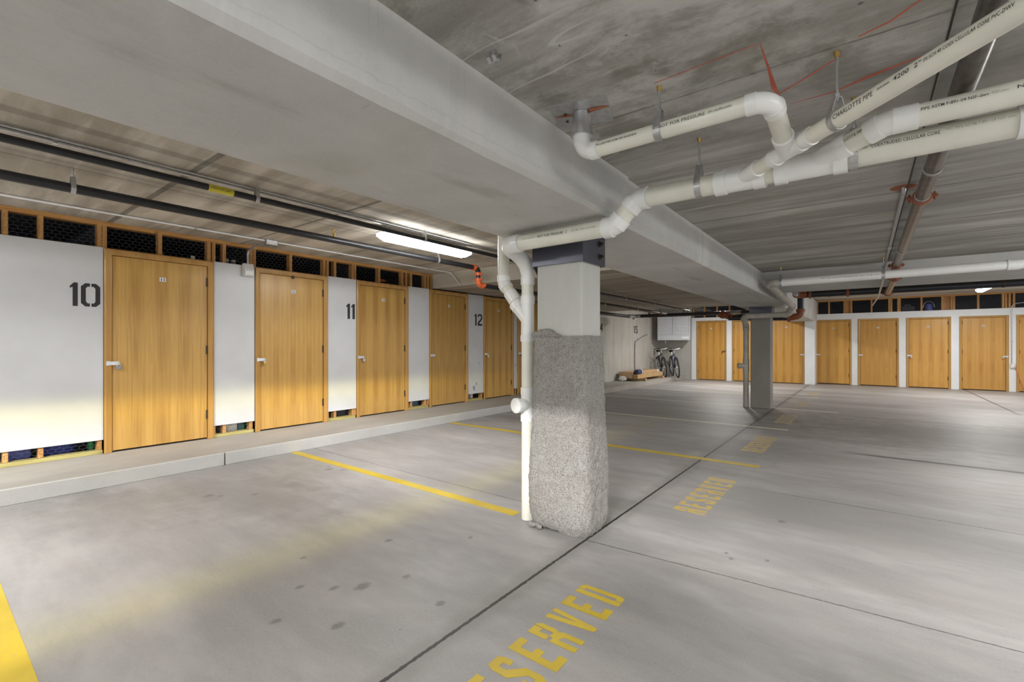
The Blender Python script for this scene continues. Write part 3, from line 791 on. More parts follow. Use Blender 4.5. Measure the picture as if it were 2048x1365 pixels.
# carpet wrapped round the near column
def carpet():
    t = thing('carpet_wrap', 'shaggy beige carpet wrapped round the foot of the near column', 'carpet', (-1.625, 2.765, 0))
    H = 1.30; n = 96; rows = 84
    rnd = random.Random(4); vs = []
    def sect(f):
        # half sizes and corner radius from foot (0) to top (1)
        g = max(0.0, 1 - f * 1.0)
        bulge = 0.030 * math.exp(-((f - .30) / .33) ** 2)
        hx = .194 + .036 * g ** 1.1 + bulge * .45; hy = .150 + .020 * g + bulge * .5
        r = .022 + .055 * g
        if f < .07:
            d = (.07 - f) / .07; hx -= .020 * d * d; hy -= .020 * d * d; r += .03 * d
        return hx, hy, r
    def ring(hx, hy, r, k):
        # rounded rectangle, k in 0..1
        L = [2*(hx-r), math.pi*r/2, 2*(hy-r), math.pi*r/2] * 2
        tot = sum(L); s = k * tot; cs = [(hx-r,-hy+r,-math.pi/2), (hx-r,hy-r,0), (-hx+r,hy-r,math.pi/2), (-hx+r,-hy+r,math.pi)]
        for i in range(8):
            if s <= L[i]:
                e = i // 2
                if i % 2 == 0:
                    a = s
                    return [(-hx+r+a,-hy),(hx,-hy+r+a),(hx-r-a,hy),(-hx,hy-r-a)][e]
                cx, cy, a0 = cs[e]; a = a0 + s / r
                return (cx + r*math.cos(a), cy + r*math.sin(a))
            s -= L[i]
        return (-hx + r, -hy)
    for j in range(rows + 1):
        f = j / rows; hx, hy, r = sect(f)
        for i in range(n):
            x, y = ring(hx, hy, r, i / n)
            w = .0045 * rnd.uniform(-1, 1) + .006 * math.sin(f * 9 + i * .13) * (1 - f)
            l = math.hypot(x, y); z = f * H
            if j == 0: z = 0.002 + (.028 if x < .02 and y < 0 else .0) * max(0, math.sin(i * .2))
            if j == rows: z += .003 * rnd.uniform(-1, 1)
            vs.append((x + x / l * w, y + y / l * w, z))
    fs = []
    for j in range(rows):
        for i in range(n):
            i2 = (i + 1) % n
            fs.append((j*n+i, j*n+i2, (j+1)*n+i2, (j+1)*n+i))
    # turn the top edge in to the shaft
    o = len(vs)
    for i in range(n):
        x, y, z = vs[rows*n + i]
        vs.append((max(-.178, min(.178, x)), max(-.138, min(.138, y)), z - .004))
    for i in range(n): fs.append((rows*n+i, rows*n+(i+1)%n, o+(i+1)%n, o+i))
    m = MB(); m.add(vs, fs); m.build('pile', M['carpet'], t, 80)
    # flap of carpet curling up at the top
    fl = MB(); pts = []
    nu, nv = 26, 6
    for side in (0, 1):
        for iu in range(nu + 1):
            u = iu / nu
            hgt = .026 + .040 * max(0, math.sin(min(1, u * 1.25) * math.pi)) ** .7 * (0.55 + .45 * u) + .007 * rnd.uniform(-1, 1) - .02 * max(0, u - .85) / .15
            for iv in range(nv + 1):
                v = iv / nv
                x = -.198 + .235 * u; z = H - .012 + hgt * v
                y = -.150 - .018 * math.sin(v * 2.6) - (.0 if side == 0 else -.018) + .003 * rnd.uniform(-1, 1)
                pts.append((x, y, z))
    ff = []; q = (nu + 1) * (nv + 1)
    for s in (0, 1):
        for iu in range(nu):
            for iv in range(nv):
                a = s*q + iu*(nv+1) + iv; ff.append((a, a+1, a+nv+2, a+nv+1))
    for iu in range(nu):
        a = iu*(nv+1)+nv; ff.append((a, q+a, q+a+nv+1, a+nv+1))
    for iv in range(nv):
        ff.append((iv, iv+1, q+iv+1, q+iv)); a = nu*(nv+1)+iv; ff.append((a, a+1, q+a+1, q+a))
    fl.add(pts, ff); fl.build('top_flap', M['carpet'], t, 80)
    s = MB()
    pts = [(-.20 + .10*i/10, -.178 - .012*math.sin(i*.9), .018) for i in range(11)]
    s.tube(pts, [.012 + .005*rnd.random() for _ in pts], 10).build('loose_strip', M['carpet'], t, 80)
carpet()

# ------------------------------------------------------------------ pipework helpers
def hub(m, p, d, r, L=.05, k=1.16, seg=24):
    p = Vector(p); d = Vector(d).normalized()
    m.tube([p - d*L*.5, p - d*L*.49, p + d*L*.49, p + d*L*.5], [r*1.03, r*k, r*k, r*1.03], seg)
def pvc(parent, pts, r, R, mp='pvc', mf='pvc_fit', first=True):
    """straight lengths and moulded elbows along a polyline"""
    pts = [Vector(p) for p in pts]; prev = pts[0]
    for i in range(1, len(pts) - 1):
        a = arc(pts[i-1], pts[i], pts[i+1], R, 10)
        if (a[0] - prev).length > .02: MB().tube([prev, a[0]], r, 28).build('pipe', M[mp], parent, 50)
        m = MB(); m.tube(a, r * 1.10, 28)
        hub(m, a[0], a[0] - pts[i-1], r, r * 1.1); hub(m, a[-1], pts[i+1] - a[-1], r, r * 1.1)
        m.build('elbow', M[mf], parent, 50)
        prev = a[-1]
    if (pts[-1] - prev).length > .004: MB().tube([prev, pts[-1]], r, 28).build('pipe', M[mp], parent, 50)
def wye(parent, p, d, r, br, bd, Lm=.20, Lb=.15, mf='pvc_fit'):
    p = Vector(p); d = Vector(d).normalized(); bd = Vector(bd).normalized()
    m = MB(); m.tube([p - d*Lm*.5, p + d*Lm*.5], r * 1.09, 28)
    hub(m, p - d*Lm*.42, d, r, r*1.0, 1.2); hub(m, p + d*Lm*.42, d, r, r*1.0, 1.2)
    m.tube([p, p + bd*Lb], br * 1.1, 24); hub(m, p + bd*(Lb - br*.6), bd, br, br*1.1, 1.2)
    m.build('wye_fitting', M[mf], parent, 50)
def coupling(parent, p, d, r, L=.10, mf='pvc_fit', name='coupling'):
    m = MB(); hub(m, p, d, r, L, 1.14); return m.build(name, M[mf], parent, 50)
def printing(parent, s, p, u, r, size, phi=0.15, mat='ink', squeeze=1.0, length=None):
    """lettering printed round the side of a pipe; p on the axis where the text starts"""
    u = Vector(u).normalized(); up = Vector((0,0,1)); up = (up - u*up.dot(u)).normalized(); n = u.cross(up)
    v, f = text_mesh(s, size); p = Vector(p); out = []
    if length: squeeze = length / max(a[0] for a in v)
    rr = r + .0012
    for x, y, z in v:
        a = phi + (y - size * .35) / r
        out.append(p + u*(x*squeeze) + n*(rr*math.cos(a)) + up*(rr*math.sin(a)))
    MB().add(out, f).build('printing', M[mat], parent)
def hanger(label, p, d, r, ztop, mat='zinc', group=None, w=.014):
    """strap hanger: a band round the pipe and a threaded rod up to the ceiling"""
    p = Vector(p); d = Vector(d).normalized(); side = Vector((-d.y, d.x, 0)).normalized(); up = Vector((0,0,1))
    t = thing('pipe_hanger', label, 'pipe hanger', p, 0, group)
    rr = r + .003; top = rr + max(.045, r * 1.1)
    pts = [side*.010 + up*top]
    a0 = math.radians(18)
    for i in range(19):
        a = a0 - (math.pi + 2*a0) * i / 18
        pts.append(side*(rr*math.cos(a)) + up*(rr*math.sin(a)))
    pts += [side*-.010 + up*top, side*.010 + up*top]
    MB().ribbon(pts, d * w, .003).build('strap', M[mat], t)
    MB().tube([up*(top - .012), up*(ztop - p.z)], .0055 if r > .03 else .0045, 10).build('rod', M[mat], t, 50)
    MB().tube([up*(top - .004), up*(top + .014)], .009, 6).build('nut', M[mat], t, 30)
    if ztop - p.z > .16: MB().tube([up*(ztop - p.z - .020), up*(ztop - p.z - .0005)], [.008, .010], 12).build('anchor', M['brass'], t, 30)
    return t

# ------------------------------------------------------------------ near PVC drain: main, branches, riser and stack
PV = thing('drain_pipe', 'white PVC drain pipes with branches above the near column', 'pipe', (0, 0, 0))
rA, rB, rC, rD = .050, .041, .031, .0325
yA = 2.40; zA = 2.026; zL = 1.900
A_end = (1.7, yA, zA + .01); stackX, stackY = -1.915, 2.685
path = [A_end, (-.985, yA, zA), (-1.115, yA, zL), (-1.845, yA, zL - .004), (-1.915, stackY - .02, zL - .03)]
pvc(PV, path[:4] + [], rA, .09)
# double bend from the main down into the stack
m = MB(); bend = [Vector((-1.80, yA, zL - .004)), Vector((-1.858, yA + .004, zL - .006)), Vector((-1.892, yA + .05, zL - .014)), Vector((-1.906, yA + .13, zL - .030)), Vector((-1.912, yA + .21, zL - .058)), Vector((-1.915, yA + .262, zL - .10)), Vector((-1.915, stackY, zL - .16)), Vector((-1.915, stackY, zL - .20))]
m.tube(bend, [rA*1.12, rA*1.12, rA*1.10, rA*1.08, rA*1.04, rA, .047, .047], 28)
hub(m, (-1.79, yA, zL - .004), (1,0,0), rA, .05); hub(m, (stackX, stackY, zL - .21), (0,0,1), .043, .05)
m.build('elbow', M['pvc_fit'], PV, 50)
MB().tube([(stackX, stackY, zL - .2), (stackX, stackY, .001)], .043, 28).build('stack', M['pvc'], PV, 50)
wye(PV, (stackX, stackY, 1.42), (0,0,1), .043, .043, (-.55, -.02, .62), .32, .16)
coupling(PV, (stackX, stackY, 1.56), (0,0,1), .043, .06)
riser = [(-2.145, 2.70, ZC_L), (-2.145, 2.70, 1.70), (-1.96, 2.69, 1.47)]
pvc(PV, riser, .043, .09)
coupling(PV, (-2.055, 2.695, 1.588), (.185, 0, -.23), .043, .09)
# cleanout tee facing the stalls
m = MB(); m.tube([(stackX, stackY, .70), (stackX, stackY, .93)], .047, 28); hub(m, (stackX, stackY, .72), (0,0,1), .043, .05); hub(m, (stackX, stackY, .91), (0,0,1), .043, .05)
m.tube([(stackX, stackY, .815), (stackX - .020, stackY - .095, .815)], .046, 24)
m.build('cleanout_tee', M['pvc_fit'], PV, 50)
m = MB(); dd = Vector((-.21, -.98, 0)).normalized(); q0 = Vector((stackX - .019, stackY - .09, .815))
m.tube([q0, q0 + dd*.022, q0 + dd*.028], [.053, .053, .045], 24); m.build('cleanout_cap', M['pvc_fit'], PV, 50)
# 2 inch branch at 45 degrees and 3 inch branch, both off the main
u45 = Vector((.691, -.730, 0.004)).normalized()
C0 = Vector((-.475, yA, zA)); wye(PV, (-.475, yA, zA), (1,0,0), rA, rC, u45, .20, .14)
C1 = C0 + u45 * 3.0
MB().tube([C0 + u45*.10, C1], rC, 24).build('pipe', M['pvc'], PV, 50)
B0 = Vector((-.195, yA, zA)); B1 = Vector((.062, 2.28, 2.090)); B2 = Vector((1.7, 2.28, 2.097))
wye(PV, (-.195, yA, zA), (1,0,0), rA, rB, B1 - B0, .26, .16)
pvc(PV, [B0 + (B1 - B0)*.35, B1, B2], rB, .16)
coupling(PV, (.130, 2.28, 2.0905), (1,0,0), rB, .05)
coupling(PV, (.47, yA, zA + .004), (1,0,0), rA, .09)
# floor drain leg: down from the slab, along, round and into the 45 degree branch
yD = 1.82; zD = 2.090
sW = .322; W = C0 + u45*sW
D = [(-1.003, yD, ZC_R - .02), (-1.003, yD, zD - .002), (-.262, yD, zD + .004), tuple(W)]
pvc(PV, D, rD, .062)
wye(PV, tuple(W), u45, rC, rD, Vector(D[2]) - W, .17, .11)
coupling(PV, C0 + u45*.44, u45, rC, .035)
# lettering printed along the pipes
printing(PV, 'COEXTRUDED CELLULAR CORE', (.016, yA, zA + .001), (1,0,0), rA, .020, .22, length=.205)
printing(PV, 'SCH 40 DWV', (-.058, yA, zA), (1,0,0), rA, .014, .2, 'pvc_grey', length=.063)
printing(PV, 'PVC PIPE ASTM F-891-04 NSF-dwv', (.235, yA, zA + .002), (1,0,0), rA, .018, .3, 'pvc_grey', length=.183)
printing(PV, 'J-M MAN', (-.372, yA, zA), (1,0,0), rA, .019, .25, length=.06)
printing(PV, 'NOT FOR PRESSURE  2', (-1.606, yA, zL - .003), (1,0,0), rA, .023, .15, length=.211)
printing(PV, 'PVC-DWV', (-1.72, yA, zL - .003), (1,0,0), rA, .017, .15, 'pvc_grey', length=.10)
printing(PV, 'ASTM F-891-04 NSF', (-1.367, yA, zL - .002), (1,0,0), rA, .018, .15, 'pvc_grey', length=.16)
printing(PV, 'CHARLOTTE PIPE', C0 + u45*.590, u45, rC, .022, .0, length=.157)
printing(PV, 'Quality Systems', C0 + u45*.762, u45, rC, .011, .1, length=.043)
printing(PV, '4200  2"', C0 + u45*.817, u45, rC, .019, .1, length=.084)
printing(PV, 'IPS SCH 40 COEX CELLULAR CORE PVC-DWV', C0 + u45*.908, u45, rC, .0145, .1, length=.215)
bd = (B1 - B0).normalized()
printing(PV, 'CHARLOTTE PIPE', B0 + bd*.120, bd, rB, .018, .1, length=.115)
printing(PV, 'PIPE ASTM F-891-04 NSF-dwv', (.158, 2.28, 2.0905), (1,0,0), rB, .016, .15, length=.175)
printing(PV, 'NSF-dwv', (.340, 2.28, 2.091), (1,0,0), rB, .013, .15, 'pvc_grey', length=.04)
printing(PV, 'NOT FOR', (.398, 2.28, 2.0915), (1,0,0), rB, .018, .15, length=.11)
printing(PV, 'NOT FOR PRESSURE', (-.652, yD, zD), (1,0,0), rD, .0185, .15, length=.180)
printing(PV, 'DP-110-FPS-DWV', (-.462, yD, zD), (1,0,0), rD, .0135, .15, length=.082)
printing(PV, 'PVC-DWV PIPE ASTM F-891-04 ASA4004', (-.915, yD, zD), (1,0,0), rD, .0125, .1, length=.178)

hanger('grey strap hanger on the floor drain leg left of its bend', (-.655, yD, zD + .001), (1,0,0), rD, ZC_R)
hanger('thin rod strap hanger on the main drain right of the beam', (-.66, yA, zA + .002), (1,0,0), rA, ZC_R)
hanger('split clevis hanger on the diagonal white branch pipe', C0 + u45*.573, u45, rC, ZC_R, w=.010)
hanger('grey strap hanger on the main drain under the diagonal branch', (-.040, yA, zA + .003), (1,0,0), rA + .002, ZC_R)

# galvanised flange where the floor drain leaves the slab
t = thing('pipe_flange', 'galvanised square flange with red sealant round the drain at the ceiling', 'flange', (-1.003, yD, ZC_R))
q = MB(); a = .30
ca, sa = math.cos(a), math.sin(a)
pl = [(-.125,-.11), (.125,-.11), (.125,.11), (-.125,.11)]
q.prism([(ca*x - sa*y, sa*x + ca*y) for x, y in pl], lambda u, v, d: (u, v, d), -.003, -.0005); q.build('plate', M['zinc'], t)
q = MB(); q.tube([(0,0,-.004),(0,0,-.062)], .042, 28); q.tube([(0,0,-.055),(0,0,-.105)], .046, 28); q.build('collar', M['steel'], t, 40)
MB().tube([(0,0,-.092),(0,0,-.104)], .0485, 28).build('clamp', M['zinc'], t, 40)
for x, y in ((-.06, -.04), (-.085, .02)):
    MB().tube([(x, y, -.003), (x, y, -.009)], .006, 10).build('rivet', M['iron'], t, 40)
MB().tube([(.045,-.01,-.006),(.075,-.006,-.007),(.105,.0,-.006),(.125,.012,-.004)], [.009,.006,.004,.002], 8).build('sealant', M['rust'], t, 60)
MB().tube([(-.042,-.02,-.006),(-.07,-.03,-.006),(-.11,-.04,-.004)], [.006,.004,.002], 8).build('sealant', M['rust'], t, 60)
# unused strut clip screwed to the slab
t = thing('strut_clip', 'small bright metal clip on the ceiling left of the drain flange', 'clip', (-1.044, 1.26, ZC_R))
for i in (-1, 1):
    MB().ribbon([(i*.012, -.018, -.001), (i*.012, -.02, -.02), (i*.012, -.005, -.032), (i*.012, .014, -.024), (i*.012, .018, -.001)], (.007, 0, 0), .002).build('strap', M['steel'], t)
MB().tube([(-.024, .0, -.027), (.024, .0, -.027)], .005, 8).build('bolt', M['zinc'], t, 40)

# ------------------------------------------------------------------ far PVC drain past the cross beam
PF = thing('drain_pipe', 'long white PVC drain running across to the far bare column and down it', 'pipe', (0, 0, 0))
E = [(3.2, 7.05, 2.10), (-1.03, 7.05, 2.062)]
MB().tube([E[0], (-.93, 7.05, 2.063)], .050, 28).build('pipe', M['pvc_fit'], PF, 50)
pvc(PF, [(-.935, 7.05, 2.063), (-1.03, 7.05, 2.062), (-1.06, 9.74, 1.93), (-1.14, 9.86, 1.80), (-1.89, 9.86, 1.785), (-1.895, 10.13, 1.60), (-1.895, 10.13, .0015)], .050, .085, 'pvc_grey', 'pvc_grey')
coupling(PF, (1.23, 7.05, 2.082), (1,0,0), .05, .10)
coupling(PF, (-1.045, 8.35, 1.998), (-.03, 2.69, -.132), .05, .06, 'pvc_grey')
m = MB(); m.tube([(-1.895, 10.13, .70), (-1.895, 10.13, .94)], .056, 24); hub(m, (-1.895, 10.13, .93), (0,0,1), .05, .06); hub(m, (-1.895, 10.13, .72), (0,0,1), .05, .06)
m.tube([(-1.895, 10.13, .82), (-2.01, 10.07, .82)], .050, 20); m.tube([(-2.0, 10.075, .82), (-2.03, 10.06, .82)], .056, 20); m.build('cleanout_tee', M['pvc_grey'], PF, 50)
printing(PF, 'PVC 1120  FOR NON PRESSURE USE ONLY  ASTM D2665', (-.45, 7.05, 2.066), (1,0,0), .05, .018, .2, squeeze=1.3)
hanger('strap hanger with rod on the long far white pipe', (.165, 7.05, 2.073), (1,0,0), .05, ZC_R)
hanger('strap hanger beside the bend of the long far white pipe', (-.90, 7.05, 2.063), (1,0,0), .05, ZC_R)

# ------------------------------------------------------------------ steel pipes
def groove(parent, p, d, r, mat='orange'):
    """grooved coupling: split ring with two bolt ears"""
    p = Vector(p); d = Vector(d).normalized(); s = d.cross(Vector((0,0,1)))
    s = s.normalized() if s.length > .1 else Vector((1,0,0))
    m = MB(); m.tube([p - d*.022, p - d*.020, p + d*.020, p + d*.022], [r*1.12, r*1.36, r*1.36, r*1.12], 24)
    for k in (-1, 1):
        q = p + s*(k*(r*1.36 + .010)); e = .016
        m.box(q.x - e, q.x + e, q.y - e, q.y + e, q.z - .010, q.z + .010, .004)
        m.tube([q + Vector((0,0,-.026)), q + Vector((0,0,.026))], .006, 8)
    return m.build('coupling', M[mat], parent, 40)
# sprinkler line over the left stalls, stepping down at the lintel
x2, z2, r2 = -4.52, 2.362, .034
SP = thing('sprinkler_pipe', 'black sprinkler pipe with orange elbows over the left stalls', 'pipe', (0, 0, 0))
z2b = 2.12
MB().tube([(x2, Y_N + .1, z2), (x2, 4.98, z2)], r2, 24).build('pipe', M['black_pipe'], SP, 50)
m = MB(); m.tube(bent([(x2, 4.97, z2), (x2, 5.09, z2), (x2, 5.09, z2 - .10)], .07, 8), r2*1.12, 24); m.build('elbow', M['black_pipe'], SP, 50)
MB().tube([(x2, 5.09, z2 - .05), (x2, 5.09, z2b + .05)], r2*.9, 20).build('pipe', M['black_pipe'], SP, 50)
m = MB(); m.tube(bent([(x2, 5.09, z2b + .08), (x2, 5.09, z2b), (x2, 5.19, z2b)], .06, 8), r2*1.15, 24); m.build('elbow', M['orange'], SP, 50)
groove(SP, (x2, 4.99, z2), (0,1,0), r2); groove(SP, (x2, 5.09, z2 - .085), (0,0,1), r2); groove(SP, (x2, 5.09, z2b + .075), (0,0,1), r2); groove(SP, (x2, 5.185, z2b), (0,1,0), r2)
MB().tube([(x2, 5.18, z2b), (x2, 13.12, z2b)], r2, 24).build('pipe', M['black_pipe'], SP, 50)
groove(SP, (x2, 12.6, z2b), (0,1,0), r2, 'rust')
for y in (0.72, 4.28, -2.4):
    hanger('strap hanger on the black sprinkler pipe ' + ('over wall number 10' if y > 0 and y < 2 else 'beside the lit strip light' if y > 2 else 'behind the first stall'), (x2, y, z2), (0,1,0), r2, ZC_L)
for y in (7.6, 9.2, 11.0):
    hanger('rod hanger on the low sprinkler pipe under the left slab', (x2, y, z2b), (0,1,0), r2, Z_SLAB, group='hangers on the low sprinkler pipe')
# sprinkler head standing on the pipe
hd = MB().tube([(x2,2.77,z2+r2-.002),(x2,2.77,z2+r2+.03)], [.014,.011], 12).build('sprinkler_head', M['brass'], SP, 40)
hd['label'] = 'brass upright sprinkler head'
MB().ribbon([(x2,2.77+a,z2+r2+b) for a, b in ((-.006,.028),(-.018,.045),(-.012,.066),(0,.072),(.012,.066),(.018,.045),(.006,.028))], (.005,0,0), .004).build('frame', M['brass'], hd)
MB().tube([(x2,2.77,z2+r2+.072),(x2,2.77,z2+r2+.076)], .022, 16).build('deflector', M['brass'], hd, 40)
# gas pipe beside it
x1, z1, r1 = -3.852, 2.403, .0245
GP = thing('gas_pipe', 'black gas pipe with yellow tag above the strip light', 'pipe', (0, 0, 0))
MB().tube(bent([(x1, Y_N + .1, z1), (x1, 5.55, z1), (x1, 5.80, 2.175), (x1, 13.0, 2.175)], .08, 6), r1, 20).build('pipe', M['black_pipe'], GP, 50)
m = MB(); m.tube([(x1, 1.345, z1), (x1, 1.515, z1)], r1 + .0012, 20); tg = m.build('pipe_label', M['yellow_tag'], GP, 50)
v, f = text_mesh('2 PSIG NAT. GAS', .018)
MB().add([(x1 + .0265*math.cos(-.1 + (y-.006)/.0265), 1.352 + x*1.02, z1 + .0265*math.sin(-.1 + (y-.006)/.0265)) for x, y, z in v], f).build('printing', M['ink'], tg)
for y, nm in ((1.69, 'right of its yellow tag'), (3.45, 'above the lit strip light'), (-1.9, 'behind the first stall')):
    hanger('strap hanger on the black gas pipe ' + nm, (x1, y, z1), (0,1,0), r1, ZC_L)
for y in (7.2, 8.8, 10.4, 12.0):
    hanger('rod hanger on the low gas pipe under the left slab', (x1, y, 2.175), (0,1,0), r1, Z_SLAB, group='hangers on the low gas pipe')
# thin conduits along the left ceiling
def conduit(label, pts, r=.0115, straps=(), mat='zinc', name='conduit_pipe'):
    t = thing(name, label, 'conduit', (0,0,0))
    MB().tube(bent(pts, .06, 6), r, 12).build('tube', M[mat], t, 50)
    for x, y, z in straps:
        MB().box(x - .016, x + .016, y - .012, y + .012, z - r - .002, z + .012, .002).build('strap', M['steel'], t)
    return t
conduit('thin steel conduit on the ceiling behind the black gas pipe', [(-3.96, Y_N + .1, 2.490), (-3.96, 5.70, 2.490)], .0125, [(-3.96, .55, 2.49), (-3.96, 3.05, 2.49), (-3.96, 4.35, 2.49)])
conduit('second thin conduit hugging the ceiling beside the gas pipe', [(-3.90, Y_N + .1, 2.4925), (-3.90, 4.95, 2.4925)], .008)
conduit('thin white conduit along the ceiling in front of the upper wire', [(-5.72, Y_N + .1, 2.492), (-5.72, 2.60, 2.492)], .0105, [(-5.72, 1.88, 2.492)], 'white')
conduit('thin white conduit from the junction box to the lintel', [(-5.72, 2.74, 2.492), (-5.72, 5.73, 2.492), (-5.50, 5.728, 2.27)], .0105, [(-5.72, 3.55, 2.492), (-5.72, 5.2, 2.492)], 'white')
t = thing('junction_box', 'small steel junction box on the ceiling over the wall between doors 11 and 12', 'junction box', (-5.72, 2.67, 2.475))
MB().box(-.035, .035, -.065, .065, -.03, .029, .004).build('box', M['zinc'], t)
MB().box(-.037, .037, -.067, .067, -.034, -.029, .002).build('cover', M['steel'], t)
t = thing('switch_box', 'grey control box with flexible conduit on the panel between doors 11 and 12', 'switch', (WX, 2.59, 2.18))
MB().box(.001, .055, -.060, .060, -.085, .075, .006).build('back_box', M['grey_box'], t)
MB().box(.054, .075, -.050, .060, -.075, .010, .008, 2).build('cover', M['white'], t)
for y in (-.028, 0, .028): MB().box(.074, .077, y - .006, y + .006, -.012, -.006).build('slot', M['iron'], t)
MB().tube(bent([(.03, .0, .07), (.03, .0, .235), (.22, .02, .285), (.445, .045, .295)], .07, 8), .014, 12).build('flexible_conduit', M['zinc'], t, 50)
# right hand sprinkler main
XS, ZS, RS = .282, 2.180, .0375
SM = thing('sprinkler_pipe', 'brown-black sprinkler main crossing above the white drains', 'pipe', (0, 0, 0))
MB().tube([(XS, -3.5, ZS), (XS, 7.14, ZS)], RS, 24).build('pipe', M['brown_pipe'], SM, 50)
groove(SM, (XS, 3.92, ZS), (0,1,0), RS, 'rust')
MB().tube([(XS, 3.86, ZS), (XS, 3.98, ZS)], RS*1.07, 24).build('pipe_end', M['zinc'], SM, 50)
MB().tube([(XS, 2.79, ZS), (XS, 2.805, ZS)], RS*1.04, 24).build('weld_ring', M['steel'], SM, 50)
m = MB(); m.tube(bent([(XS, 7.12, ZS), (XS, 7.25, ZS), (XS, 7.30, 2.07), (XS, 7.40, 2.07)], .045, 6), RS*1.15, 24); m.build('elbow', M['rust'], SM, 50)
groove(SM, (XS, 7.10, ZS), (0,1,0), RS, 'rust'); groove(SM, (XS, 7.42, 2.07), (0,1,0), RS, 'rust')
MB().tube([(XS, 7.40, 2.07), (XS, 9.80, 2.085)], RS, 24).build('pipe', M['brown_pipe'], SM, 50)
groove(SM, (XS, 9.74, 2.085), (0,1,0), RS, 'rust')
for y in (3.3, 6.0): hanger('strap hanger on the brown sprinkler main ' + ('near its coupling' if y < 4 else 'in front of the cross beam'), (XS - .0, y, ZS), (0,1,0), RS, ZC_R)
conduit('grey conduit dropping from a rust red ceiling disc beside the sprinkler main', [(.195, 3.93, 2.262), (.195, 3.94, 2.235), (.195, 4.5, 2.25), (.195, 7.33, 2.25), (.175, 7.36, 2.075), (.17, 10.2, 2.07), (.12, 14.5, 2.2)], .012, [(.195, 6.2, 2.25)])
tag(MB().tube([(.195, 3.96, ZC_R - .0005), (.195, 3.96, ZC_R - .006), (.195, 3.96, ZC_R - .010)], [.07, .06, .02], 24).build('ceiling_disc', M['rust'], None, 40), 'rust red sealant disc on the ceiling where the grey conduit enters', 'disc')
conduit('thin wire run beside the brown sprinkler main', [(.215, -3.0, 2.258), (.215, 7.2, 2.258)], .0045, (), 'iron', 'cable')
# heavy black main across the rear
BM = thing('fire_main', 'heavy black pipe crossing in front of the rear locker wall', 'pipe', (0,0,0))
MB().tube([(-.93, 9.90, 2.150), (X_R - .1, 9.90, 2.150)], .057, 24).build('pipe', M['black_pipe'], BM, 50)
m = MB(); m.tube(bent([(-.85, 9.90, 2.15), (-1.0, 9.90, 2.15), (-1.0, 9.78, 2.15)], .07, 6), .062, 20); m.build('elbow', M['rust'], BM, 50)
groove(BM, (-.80, 9.90, 2.15), (1,0,0), .057, 'rust'); groove(BM, (-.25, 9.90, 2.15), (1,0,0), .057, 'rust')
MB().tube([(-1.0, 9.80, 2.15), (-1.0, 9.56, 2.162), (-1.0, 9.52, 2.164)], .045, 20).build('stub', M['zinc'], BM, 50)
m = MB(); m.tube([(XS, 9.90, 2.15), (XS, 9.82, 2.11)], .05, 20); m.build('tee', M['rust'], BM, 50)
for x, nm in ((-.52, 'near its left elbow'), (1.62, 'left of the far strip light')):
    hanger('rod hanger on the heavy black rear pipe ' + nm, (x, 9.90, 2.15), (1,0,0), .057, ZC_B, 'iron')
# vertical black drop with rust elbow beside the far column and the cross main to the left
VM = thing('fire_main', 'black standpipe with rust red elbow beside the far bare column', 'pipe', (0,0,0))
vx, vy = -1.0, 10.45
MB().tube([(vx, vy, 2.60), (vx, vy, 1.88)], .055, 20).build('pipe', M['black_pipe'], VM, 50)
m = MB(); m.tube(bent([(vx, vy, 1.93), (vx, vy, 1.80), (vx - .22, vy, 1.76)], .09, 8), .062, 20); hub(m, (vx, vy, 1.90), (0,0,1), .06, .05, 1.3); hub(m, (vx - .2, vy, 1.765), (1,0,.1), .06, .05, 1.3); m.build('elbow', M['rust'], VM, 50)
MB().tube([(vx - .18, vy, 1.765), (-2.25, vy, 1.80), (-2.28, vy, 1.80)], .052, 20).build('pipe', M['black_pipe'], VM, 50)
m = MB(); m.tube([(-2.20, vy, 1.80), (-2.42, vy + .1, 1.88), (-2.46, vy + .12, 1.90)], [.06,.065,.07], 20); hub(m, (-2.42, vy + .1, 1.88), (-.22,.1,.08), .062, .05, 1.35); m.build('elbow', M['rust'], VM, 50)
MB().tube([(-2.44, vy + .11, 1.89), (-2.60, 13.1, 2.085)], .05, 20).build('pipe', M['black_pipe'], VM, 50)
# cross main behind the low slab on the left
CM = thing('fire_main', 'black main with an angled end crossing under the rear left ceiling', 'pipe', (0,0,0))
MB().tube([(-2.2, 13.22, 2.09), (-5.42, 13.22, 2.09)], .050, 20).build('pipe', M['black_pipe'], CM, 50)
m = MB(); m.tube(bent([(-5.30, 13.22, 2.09), (-5.50, 13.22, 2.09), (-5.62, 13.05, 2.09)], .08, 6), .058, 20); hub(m, (-5.5, 13.2, 2.06), (0,0,1), .045, .14, 1.1); m.build('elbow', M['zinc'], CM, 50)
MB().tube([(-5.58, 13.10, 2.09), (-5.66, 12.9, 2.09), (-5.66, 9.6, 2.09)], .045, 20).build('pipe', M['black_pipe'], CM, 50)
for x in (-5.05, -4.05, -3.3): hanger('rod hanger on the black rear left main', (x, 13.22, 2.09), (1,0,0), .05, ZC_B, 'iron', 'hangers on the rear left main')
conduit('grey cable hanging down the concrete wall under number 15', [(WX + .022, 15.95, 1.60), (WX + .022, 15.5, 1.52), (WX + .022, 15.0, 1.38), (WX + .022, 14.86, 1.36), (WX + .022, 14.84, 1.20), (WX + .022, 14.82, .7), (WX + .022, 14.86, CURB + .02)], .018, (), 'grey_item', 'cable')

